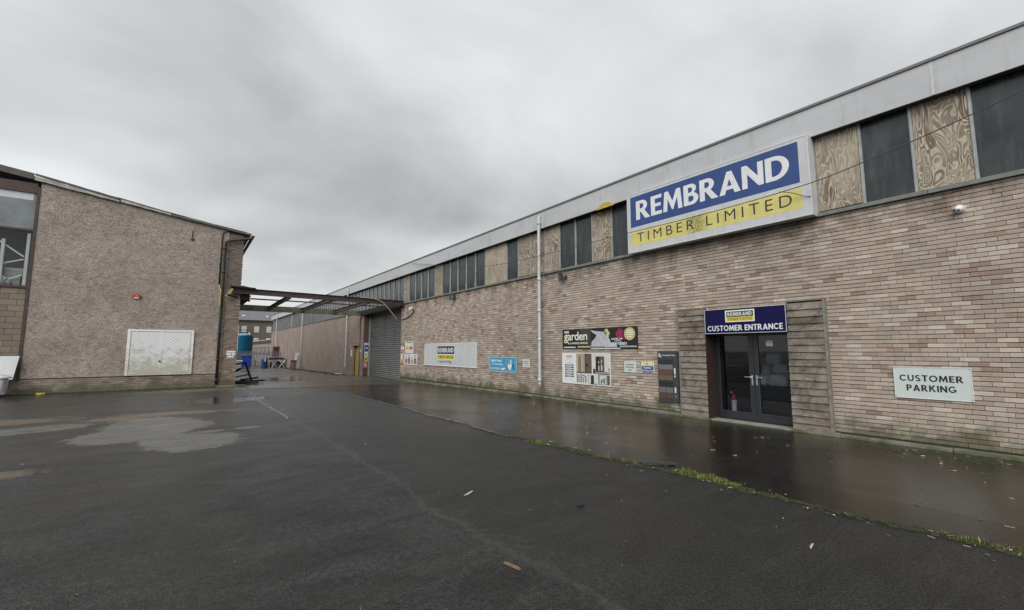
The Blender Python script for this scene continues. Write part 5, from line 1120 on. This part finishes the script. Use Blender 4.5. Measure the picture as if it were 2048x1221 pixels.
for x in (-0.35, 0.35): part('wheel', SKP, m_blackpipe, lambda b: b.tube([(x-0.04, -0.35, 0.1), (x+0.04, -0.35, 0.1)], 0.1, 12))
part('load', SKP, flat('scrap_wood', (0.25, 0.22, 0.15), 0.8), lambda b: (b.bar((-0.3, 0, 1.5), (0.5, 0.1, 1.75), 0.12, 0.05), b.bar((0.0, -0.2, 1.5), (0.75, 0, 1.6), 0.1, 0.05), b.bar((-0.5, 0.2, 1.55), (0.2, -0.1, 1.72), 0.15, 0.04)))
TU = thing('plastic_tub', 'dirty white plastic tub beside the blue skip', 'tub'); TU.location = (4.62, 56, gz(4.62, 56))
part('shell', TU, flat('dirty_white', (0.36, 0.36, 0.33), 0.6, var=0.45, scale=7), lambda b: b.prism([(-0.36, 0.05), (0.36, 0.05), (0.44, 0.88), (-0.44, 0.88)], lambda a, c, d: (a, d, c), -0.3, 0.3), bevel=0.04); part('rim', TU, m_white, lambda b: b.box(-0.48, 0.48, -0.34, 0.34, 0.885, 0.96), bevel=0.01)
DR = thing('blue_drum', 'dark blue drum covered with sheeting right of the skip', 'drum'); DR.location = (7.35, 57, gz(7.35, 57))
part('barrel', DR, flat('drum_blue', (0.015, 0.06, 0.16), 0.4, var=0.4), lambda b: b.lathe((0, 0, 0), [(0.30, 0.0), (0.33, 0.1), (0.31, 0.35), (0.33, 0.4), (0.31, 0.75), (0.33, 0.8), (0.31, 1.15), (0.27, 1.2)], 18), smooth=True); part('sheet', DR, flat('sheet_pale', (0.4, 0.5, 0.6), 0.3), lambda b: b.prism([(-0.1, 0.85), (0.06, 0.75), (0.1, 1.1), (-0.02, 1.2)], lambda a, c, d: (a, d, c), -0.37, -0.35))
TR = thing('scaffold_trolley', 'tangled dark metal trolley frame between skip and drum', 'trolley'); TR.location = (6.55, 57.6, gz(6.5, 57.6))
for a, c in (((-0.3, 0, 0), (-0.25, 0, 1.3)), ((0.35, 0, 0), (0.3, 0, 1.15)), ((-0.3, 0, 0.3), (0.35, 0, 0.3)), ((-0.28, 0, 0.9), (0.32, 0, 0.7)), ((-0.1, 0.1, 0), (0.05, 0.1, 1.4)), ((0.15, -0.1, 0), (-0.2, -0.1, 1.0))): part('frame_tube', TR, flat('dull_steel', (0.12, 0.12, 0.11), 0.6), lambda b: b.tube([a, c], 0.03, 6))
# trestles with dark stacked sheets
for i, (x, y) in enumerate(((8.72, 59.3), (9.42, 58.8))):
    q = thing('trestle', ('left' if i == 0 else 'right')+' white crossed trestle under the dark stacked sheets', 'trestle', 'white trestles'); q.location = (x, y, gz(x, y))
    for a, c in (((-0.3, 0, 0), (0.3, 0, 0.95)), ((0.3, 0, 0), (-0.3, 0, 0.95))): part('leg', q, m_white, lambda b: b.bar(a, c, 0.05, 0.05))
q = thing('sheet_stack', 'stack of dark sheets resting on the white trestles', 'sheets'); q.location = (9.0, 59.2, gz(9, 59))
for k in range(4): part('sheet', q, flat('dark_sheet', (0.03, 0.028, 0.026), 0.8, var=0.4), lambda b: b.box(-1.0+0.05*k, 0.9-0.1*k, -0.3, 0.5, 0.96+0.06*k, 1.01+0.06*k))
q = thing('tarpaulin_heap', 'dark rubbish heap under the trestle sheets', 'heap'); 
part('mound', q, flat('rubbish_dark', (0.03, 0.028, 0.026), 0.8, var=0.5), lambda b: b.lathe((9.3, 59.8, gz(9.3, 59.8)), [(0.7, 0), (0.6, 0.3), (0.4, 0.6), (0.15, 0.75)], 9))
PL = thing('pallet_stack', 'low stack of grey pallets in front of the palisade fence', 'pallets'); PL.location = (8.0, 60.3, gz(8, 60.3))
for k in range(5):
    part('deck', PL, flat('pallet_grey', (0.13, 0.11, 0.085), 0.85, var=0.4), lambda b: [b.box(-0.55+0.24*q+0.02*k, -0.37+0.24*q+0.02*k, -0.5, 0.5, 0.10+0.14*k, 0.125+0.14*k) for q in range(5)])
    for q in (-0.48, 0.0, 0.42): part('bearer', PL, flat('pallet_dark', (0.07, 0.06, 0.05), 0.9), lambda b: b.box(q, q+0.09, -0.5, 0.5, 0.0+0.14*k, 0.098+0.14*k))
WB = thing('wheelie_bin', 'dark wheelie bin beside the dirty white tub', 'bin'); WB.location = (4.35, 58.6, gz(4.35, 58.6))
part('body', WB, flat('bin_black', (0.02, 0.02, 0.022), 0.5), lambda b: b.prism([(-0.24, 0.08), (0.24, 0.08), (0.29, 1.0), (-0.29, 1.0)], lambda a, c, d: (a, d, c), -0.3, 0.3), bevel=0.02); part('lid', WB, flat('bin_lid', (0.03, 0.03, 0.032), 0.5), lambda b: b.prism([(-0.31, 1.005), (0.31, 1.005), (0.28, 1.09), (-0.28, 1.09)], lambda a, c, d: (a, d, c), -0.33, 0.32))
rj = random.Random(77)
for k, lab in enumerate(('dark sodden plank lying by the roughcast wall nearest the yellow door', 'dark plank on the ground midway along the roughcast wall', 'brown plank on the ground below the leaning board', 'short dark plank near the white trestles')):
    y = (38.5, 43.0, 48.0, 55.0)[k]; o = part('loose_plank', None, flat('sodden_plank', (0.045, 0.034, 0.025), 0.7, var=0.4), lambda b: b.bar((9.2, y-0.9, gz(9.2, y)+0.05), (9.5, y+0.9, gz(9.5, y)+0.06), 0.16, 0.06)); tag(o, lab, 'plank', 'planks along the roughcast wall')
# leaning board and bits by the wall
q = thing('leaning_board', 'white topped board leaning on the drainpipe by the roughcast wall', 'board'); q.location = (9.3, 50.7, gz(9.3, 50.7))
part('panel', q, m_blackpipe, lambda b: b.prism([(-0.35, 0.0), (0.1, 0.0), (0.45, 1.75), (0.0, 1.8)], lambda a, c, d: (a, d, c), 0.0, 0.05)); part('face', q, m_white, lambda b: b.prism([(-0.10, 0.95), (0.30, 0.95), (0.43, 1.74), (0.02, 1.77)], lambda a, c, d: (a, d, c), -0.02, -0.004)); part('edge', q, m_white, lambda b: b.prism([(0.08, 0.2), (0.12, 0.2), (0.46, 1.75), (0.42, 1.75)], lambda a, c, d: (a, d, c), -0.02, -0.004))
q = thing('patterned_box', 'pinkish patterned box in front of the leaning board', 'box'); q.location = (9.12, 50.4, gz(9.1, 50.4))
part('carton', q, flat('pink_patterned', (0.30, 0.17, 0.15), 0.7, var=0.8, scale=14), lambda b: b.prism([(-0.35, 0), (0.1, 0), (0.28, 0.85), (-0.2, 0.85)], lambda a, c, d: (a, d, c), -0.15, 0.1), bevel=0.02); part('lid', q, m_dark, lambda b: b.box(-0.25, 0.34, -0.18, 0.12, 0.853, 0.95))
o = part('white_card', None, m_white, lambda b: b.prism([(9.42, 35.3), (9.80, 35.0), (9.92, 35.9), (9.55, 36.2)], lambda a, c, d: (a, c, gz(a, c)+0.03+d), 0.0, 0.03)); tag(o, 'white card lying on the ground below the middle drainpipe', 'card')
# dark red bin store against the far wall
q = thing('bin_store', 'dark red panelled store against the far warehouse wall', 'store'); q.location = (9.0, 64.5, gz(9.5, 64.5))
part('base_wall', q, m_harl2, lambda b: b.box(0.35, 0.98, 0.0, 1.5, -0.3, 1.35)); part('ledge', q, m_browntrim, lambda b: b.box(0.30, 0.985, -0.05, 1.55, 1.352, 1.45))
for k in range(4): part('red_panel', q, flat('dark_red_panel', (0.075, 0.014, 0.018), 0.6), lambda b: b.box(0.37+0.155*k, 0.50+0.155*k, 0.05, 1.4, 1.452, 2.62))
# far tenement
FB = thing('far_house', 'grey stone house with long slate roof at the end of the lane', 'house')
m_fst = mk_harl('grey_stone_wall', (0.115, 0.098, 0.075), (0.20, 0.172, 0.135)); m_slate2 = flat('far_slate', (0.15, 0.155, 0.16), 0.75, var=0.25, scale=1.5)
part('wall', FB, m_fst, lambda b: b.box(-6, 30, 100, 108, -2, 7.5)); 
rf = part('roof', FB, m_slate2, lambda b: b.prism([(99.7, 7.5), (108.3, 7.5), (104, 10.05)], lambda a, c, d: (d, a, c), -6.2, 30.2)); part('eaves_gutter', rf, m_blackpipe, lambda b: b.box(-6.2, 30.2, 99.58, 99.69, 7.36, 7.5)); part('ridge', rf, m_pwhite, lambda b: b.box(-6.2, 30.2, 103.9, 104.1, 10.0, 10.1))
for x in (8.9, 13.05): part('rooflight', rf, m_pwhite, lambda b: b.bar((x, 101.1, 8.36), (x, 101.35, 8.52), 0.4, 0.05))
for z0, z1 in ((5.12, 6.25), (2.4, 3.95)):
    for x in (2.25, 4.4, 6.5, 8.66, 10.81, 12.96, 15.1):
        wd = part('window', FB, m_pwhite, lambda b: b.box(x, x+0.79, 99.96, 99.995, z0, z1)); part('pane', wd, flat('far_blind', (0.40, 0.43, 0.44), 0.3, var=0.2), lambda b: b.box(x+0.08, x+0.71, 99.94, 99.958, z0+0.09, z1-0.09)); part('glazing_bar', wd, m_pwhite, lambda b: b.box(x+0.08, x+0.71, 99.92, 99.938, (z0+z1)/2-0.03, (z0+z1)/2+0.03))
LW = thing('low_building', 'low flat roofed building with a row of windows beyond the warehouse', 'building')
part('wall', LW, flat('low_render', (0.30, 0.25, 0.22), 0.9, var=0.2), lambda b: b.box(10.25, 16, 73.5, 97, -1.5, 2.72)); part('fascia', LW, flat('low_fascia', (0.07, 0.055, 0.05), 0.7), lambda b: b.box(10.1, 16.2, 73.3, 97.2, 2.722, 3.12)); part('roof', LW, flat('low_roof', (0.5, 0.5, 0.48), 0.7), lambda b: b.box(10.05, 16.3, 73.2, 97.3, 3.125, 3.22))
for k in range(5):
    y = 75.2+k*4.2; wd = part('window', LW, flat('low_window_frame', (0.09, 0.05, 0.045), 0.6), lambda b: b.box(10.2, 10.245, y, y+2.9, 0.9, 2.05)); part('pane', wd, flat('low_pane', (0.35, 0.36, 0.36), 0.2), lambda b: b.box(10.18, 10.198, y+0.3, y+2.6, 1.05, 1.92))

# ================================================================== plants, debris and litter
gc = [(0.13, 0.19, 0.02), (0.19, 0.235, 0.03), (0.08, 0.12, 0.018), (0.05, 0.07, 0.016), (0.22, 0.19, 0.07)]
def tuft(name, spots, n, hmin, hmax, label, seed, cat='grass'):
    r = random.Random(seed); b = MB()
    for _ in range(n):
        cx0, cy0, rx, ry = r.choice(spots); a = r.uniform(0, 2*math.pi); q = math.sqrt(r.random())
        x = cx0+rx*q*math.cos(a); y = cy0+ry*q*math.sin(a); h = r.uniform(hmin, hmax)*(1.0-0.6*q)*1.0*(0.6+0.4*math.sin(x*23+y*17)); th = r.uniform(0, 2*math.pi); ln = r.uniform(0.1, 0.7)*h; wd = r.uniform(0.0025, 0.005)
        z = gz(x, y)+0.004; dx, dy = math.cos(th), math.sin(th); px_, py_ = -dy*wd, dx*wd; c = r.choice(gc); k_ = r.uniform(0.7, 1.25); c = tuple(v_*k_ for v_ in c)
        b.add([(x-px_, y-py_, z), (x+px_, y+py_, z), (x+dx*ln*0.4+px_*0.7, y+dy*ln*0.4+py_*0.7, z+h*0.6), (x+dx*ln*0.4-px_*0.7, y+dy*ln*0.4-py_*0.7, z+h*0.6), (x+dx*ln, y+dy*ln, z+h)], [(0, 1, 2, 3), (3, 2, 4)], c)
    o = b.build(name, m_grass); return tag(o, label, cat, kind='stuff')
tuft('grass_tuft', [(5.12, 6.15, 0.10, 0.28), (5.13, 6.0, 0.08, 0.15)], 420, 0.03, 0.10, 'bright green grass tuft farthest along the walkway edge', 1)
tuft('grass_tuft', [(5.27, 4.62, 0.06, 0.1), (5.32, 4.33, 0.05, 0.07)], 220, 0.03, 0.07, 'small sparse grass tuft before the dark plastic strip', 2)
tuft('grass_tuft', [(5.36, 4.14, 0.07, 0.08)], 330, 0.04, 0.09, 'small round grass tuft at the end of the dark plastic strip', 3)
tuft('grass_tuft', [(5.46, 3.42, 0.13, 0.17), (5.47, 3.12, 0.11, 0.2), (5.47, 2.85, 0.08, 0.16)], 2200, 0.03, 0.11, 'largest bright green grass clump in the middle of the walkway edge', 4)
tuft('grass_tuft', [(5.45, 2.45, 0.05, 0.28), (5.44, 2.15, 0.05, 0.2)], 160, 0.015, 0.045, 'thin low grass strip right of the largest clump', 5)
tuft('grass_tuft', [(5.54, 0.80, 0.10, 0.22), (5.58, 0.45, 0.12, 0.2)], 520, 0.02, 0.075, 'leafy grass clump at the right edge of the picture', 6)
tuft('grass_tuft', [(9.78, 7.35, 0.05, 0.45), (9.78, 8.2, 0.04, 0.3)], 800, 0.03, 0.09, 'grass along the wall foot left of the timber cladding', 7)
tuft('grass_tuft', [(9.78, 20.5, 0.06, 0.9), (9.78, 17.2, 0.05, 0.5), (9.75, 22.5, 0.05, 0.6)], 900, 0.03, 0.11, 'grass along the wall foot under the white logo board', 8)
tuft('grass_tuft', [(9.7, 32.3, 0.2, 0.7), (9.6, 34.0, 0.2, 1.2)], 1000, 0.04, 0.14, 'grass growing at the foot of the yellow door', 9)
tuft('grass_tuft', [(9.76, 1.6, 0.06, 0.8), (9.7, 0.4, 0.12, 0.6)], 700, 0.015, 0.05, 'low grass along the wall foot under the customer parking plate', 10)
tuft('grass_tuft', [(-1.0, 23.66, 1.4, 0.06), (0.6, 23.62, 0.7, 0.08)], 700, 0.03, 0.09, 'grass along the foot of the roughcast gable', 12)
def moss(name, pts, label=None, seed=1, parent=None):
    r = random.Random(seed); b = MB()
    for (x, y, rx, ry, h) in pts:
        n_ = 7; ring = [(x+rx*r.uniform(.6, 1.2)*math.cos(2*math.pi*k/n_), y+ry*r.uniform(.6, 1.2)*math.sin(2*math.pi*k/n_), gz(x, y)+0.003) for k in range(n_)]
        mid_ = [(x+(p[0]-x)*0.55, y+(p[1]-y)*0.55, p[2]+h*r.uniform(.5, 1)) for p in ring]
        b.add(ring+mid_+[(x, y, gz(x, y)+h)], [(k, (k+1) % n_, n_+(k+1) % n_, n_+k) for k in range(n_)]+[(n_+k, n_+(k+1) % n_, 2*n_) for k in range(n_)])
    o = b.build(name, m_moss); return tag(o, label, 'moss', kind='stuff')
rm = random.Random(21); mp = []
for _ in range(420):
    y = rm.uniform(-1, 7.2); x = edge_x(y)+rm.gauss(-0.02, 0.035); mp.append((x, y, rm.uniform(.012, .045), rm.uniform(.02, .08), rm.uniform(.006, .025)))
moss('moss', mp, 'dark green moss and grit along the broken walkway edge', 2)
mp = []
for _ in range(520):
    y = rm.uniform(-2, 24); x = 9.86-abs(rm.gauss(0, 0.05)); mp.append((x, y, rm.uniform(.02, .05), rm.uniform(.03, .12), rm.uniform(.006, .03)))
for _ in range(260):
    y = rm.uniform(-1.5, 2.6); x = 9.55-abs(rm.gauss(0, 0.35)); mp.append((x, y, rm.uniform(.02, .06), rm.uniform(.03, .12), rm.uniform(.004, .012)+0.024))
for _ in range(300):
    y = rm.uniform(34, 56); x = 9.75-abs(rm.gauss(0, 0.3)); mp.append((x, y, rm.uniform(.05, .2), rm.uniform(.1, .5), rm.uniform(.01, .06)))
moss('moss', mp, 'dark green moss along the foot of the long brick wall', 3)
mp = []
for _ in range(260):
    x = rm.uniform(-5, 2.2); mp.append((x, 23.72-abs(rm.gauss(0, 0.09)), rm.uniform(.03, .12), rm.uniform(.03, .08), rm.uniform(.006, .03)))
moss('moss', mp, 'moss along the foot of the roughcast gable', 4)
# litter: wood chips, straw, pale flecks
r = random.Random(33); b = MB()
def chip(x, y, ln, wd, c, dz=0.006):
    a = r.uniform(0, math.pi); dx, dy = math.cos(a)*ln/2, math.sin(a)*ln/2; ex, ey = -math.sin(a)*wd/2, math.cos(a)*wd/2; z = gz(x, y)+dz; h = r.uniform(0.001, 0.006)
    b.add([(x-dx-ex, y-dy-ey, z), (x+dx-ex, y+dy-ey, z+h), (x+dx+ex, y+dy+ey, z+h), (x-dx+ex, y-dy+ey, z), (x-dx, y-dy, z+0.006), (x+dx, y+dy, z+h+0.006)], [(0, 1, 5, 4), (4, 5, 2, 3), (0, 4, 3), (1, 2, 5)], c)
pale = [(0.33, 0.31, 0.27), (0.5, 0.5, 0.47), (0.17, 0.14, 0.10), (0.24, 0.20, 0.15), (0.10, 0.075, 0.05), (0.12, 0.09, 0.06)]
for _ in range(38): chip(r.uniform(6.0, 9.7), r.uniform(-0.6, 4.5), r.uniform(0.015, 0.08), r.uniform(0.002, 0.005), r.choice(pale), 0.031)
for _ in range(60): chip(r.uniform(8.3, 9.7), r.uniform(-0.8, 2.2), r.uniform(0.02, 0.07), r.uniform(0.002, 0.005), r.choice(pale), 0.033)
for _ in range(50): chip(r.uniform(5.5, 9.6), r.uniform(4.5, 12), r.uniform(0.01, 0.05), r.uniform(0.004, 0.012), r.choice(pale), 0.031)
for _ in range(70): chip(edge_x(r.uniform(0, 6))+r.uniform(-0.2, 0.1), r.uniform(0, 6), r.uniform(0.01, 0.06), r.uniform(0.004, 0.01), r.choice(pale), 0.02)
for _ in range(70): chip(r.uniform(-2.5, 5.0), r.uniform(1.6, 13), r.uniform(0.006, 0.022), r.uniform(0.003, 0.007), r.choice(pale), 0.005)
tag(b.build('litter', m_vpaint), 'scattered pale wood chips and straw on the ground', 'litter', kind='stuff')
def slip(name, pts, z, th, mat, label, cat):
    o = part(name, None, mat, lambda b_: b_.prism(pts, lambda a, c, d: (a, c, gz(a, c)+z+d), 0, th)); return tag(o, label, cat)
slip('wood_splinter', [(2.075, 2.885), (2.095, 2.885), (2.125, 2.76), (2.118, 2.725), (2.10, 2.745)], 0.004, 0.012, flat('splinter_tan', (0.20, 0.135, 0.085), 0.7, var=0.4, scale=40), 'brown wood splinter on the asphalt in the foreground', 'wood')
slip('pale_leaf', [(4.25, 1.555), (4.31, 1.582), (4.39, 1.59), (4.392, 1.58), (4.315, 1.565)], 0.004, 0.004, flat('straw', (0.45, 0.42, 0.33), 0.7), 'pale curved leaf on the dark asphalt at the lower right', 'leaf')
slip('pale_leaf', [(2.62, 4.42), (2.70, 4.44), (2.80, 4.50), (2.79, 4.52), (2.69, 4.47)], 0.004, 0.004, flat('straw', (0, 0, 0)), 'pale thin leaf near the middle of the yard', 'leaf')
slip('dark_leaf', [(3.42, 3.42), (3.50, 3.40), (3.57, 3.49), (3.50, 3.50), (3.47, 3.47)], 0.004, 0.012, m_dark, 'small black leaf on the asphalt in front of the grass edge', 'leaf')
slip('plastic_strip', [(5.33, 4.10), (5.40, 4.13), (5.72, 3.76), (5.66, 3.70)], 0.026, 0.02, flat('dark_plastic', (0.035, 0.038, 0.042), 0.35), 'dark plastic strip lying on the walkway edge between grass tufts', 'strip')
slip('yellow_litter', [(-4.30, 23.50), (-4.16, 23.44), (-4.06, 23.5), (-4.10, 23.62), (-4.2, 23.55), (-4.27, 23.6)], 0.01, 0.05, flat('litter_yellow', (0.62, 0.55, 0.08), 0.5), 'crumpled yellow litter at the foot of the gable', 'litter')
slip('stone_slab', [(1.2, 23.3), (2.0, 23.25), (2.35, 23.4), (2.2, 23.6), (1.3, 23.62)], 0.0, 0.07, m_kerb, 'flat concrete slab at the foot of the brick pier', 'slab')
slip('twig', [(9.42, 11.5), (9.45, 11.9), (9.36, 12.1), (9.39, 11.7)], 0.03, 0.03, m_dark, 'dark twig lying on the walkway below the drainpipe', 'twig')
# broken dark timbers behind the pier foot
db = [((2.0, 26.2, 0.95), (2.55, 26.0, 1.05), 0.12, 'topmost dark broken timber behind the pier'), ((2.5, 26.0, 1.05), (2.8, 25.9, 0.15), 0.14, 'upright dark broken timber behind the pier'), ((2.1, 25.9, 0.12), (3.3, 25.4, 0.14), 0.16, 'long dark timber lying behind the pier'), ((2.0, 25.5, 0.05), (3.0, 25.1, 0.08), 0.12, 'flat dark timber nearest the lane behind the pier'), ((2.0, 26.3, 0.3), (2.7, 26.1, 0.45), 0.10, 'pale broken timber in the scrap behind the pier')]
db += [((2.0, 25.0, 0.06), (2.9, 24.4, 0.10), 0.22, 'dark sodden board lying across the apron by the pier'), ((1.95, 26.6, 0.5), (2.35, 26.3, 0.75), 0.14, 'short dark block leaning against the pier side'), ((2.3, 25.6, 0.2), (3.1, 25.9, 0.28), 0.07, 'thin dark batten sticking out of the scrap behind the pier')]
for i, (a, c, wd, lab) in enumerate(db):
    mt = flat('charred_timber', (0.018, 0.015, 0.013), 0.7) if i != 4 else flat('scrap_wood', (0, 0, 0))
    o = part('scrap_timber', None, mt, lambda b_: b_.bar((a[0], a[1], a[2]+gz(a[0], a[1])), (c[0], c[1], c[2]+gz(c[0], c[1])), wd, 0.08)); tag(o, lab, 'timber', 'scrap timbers behind the pier')
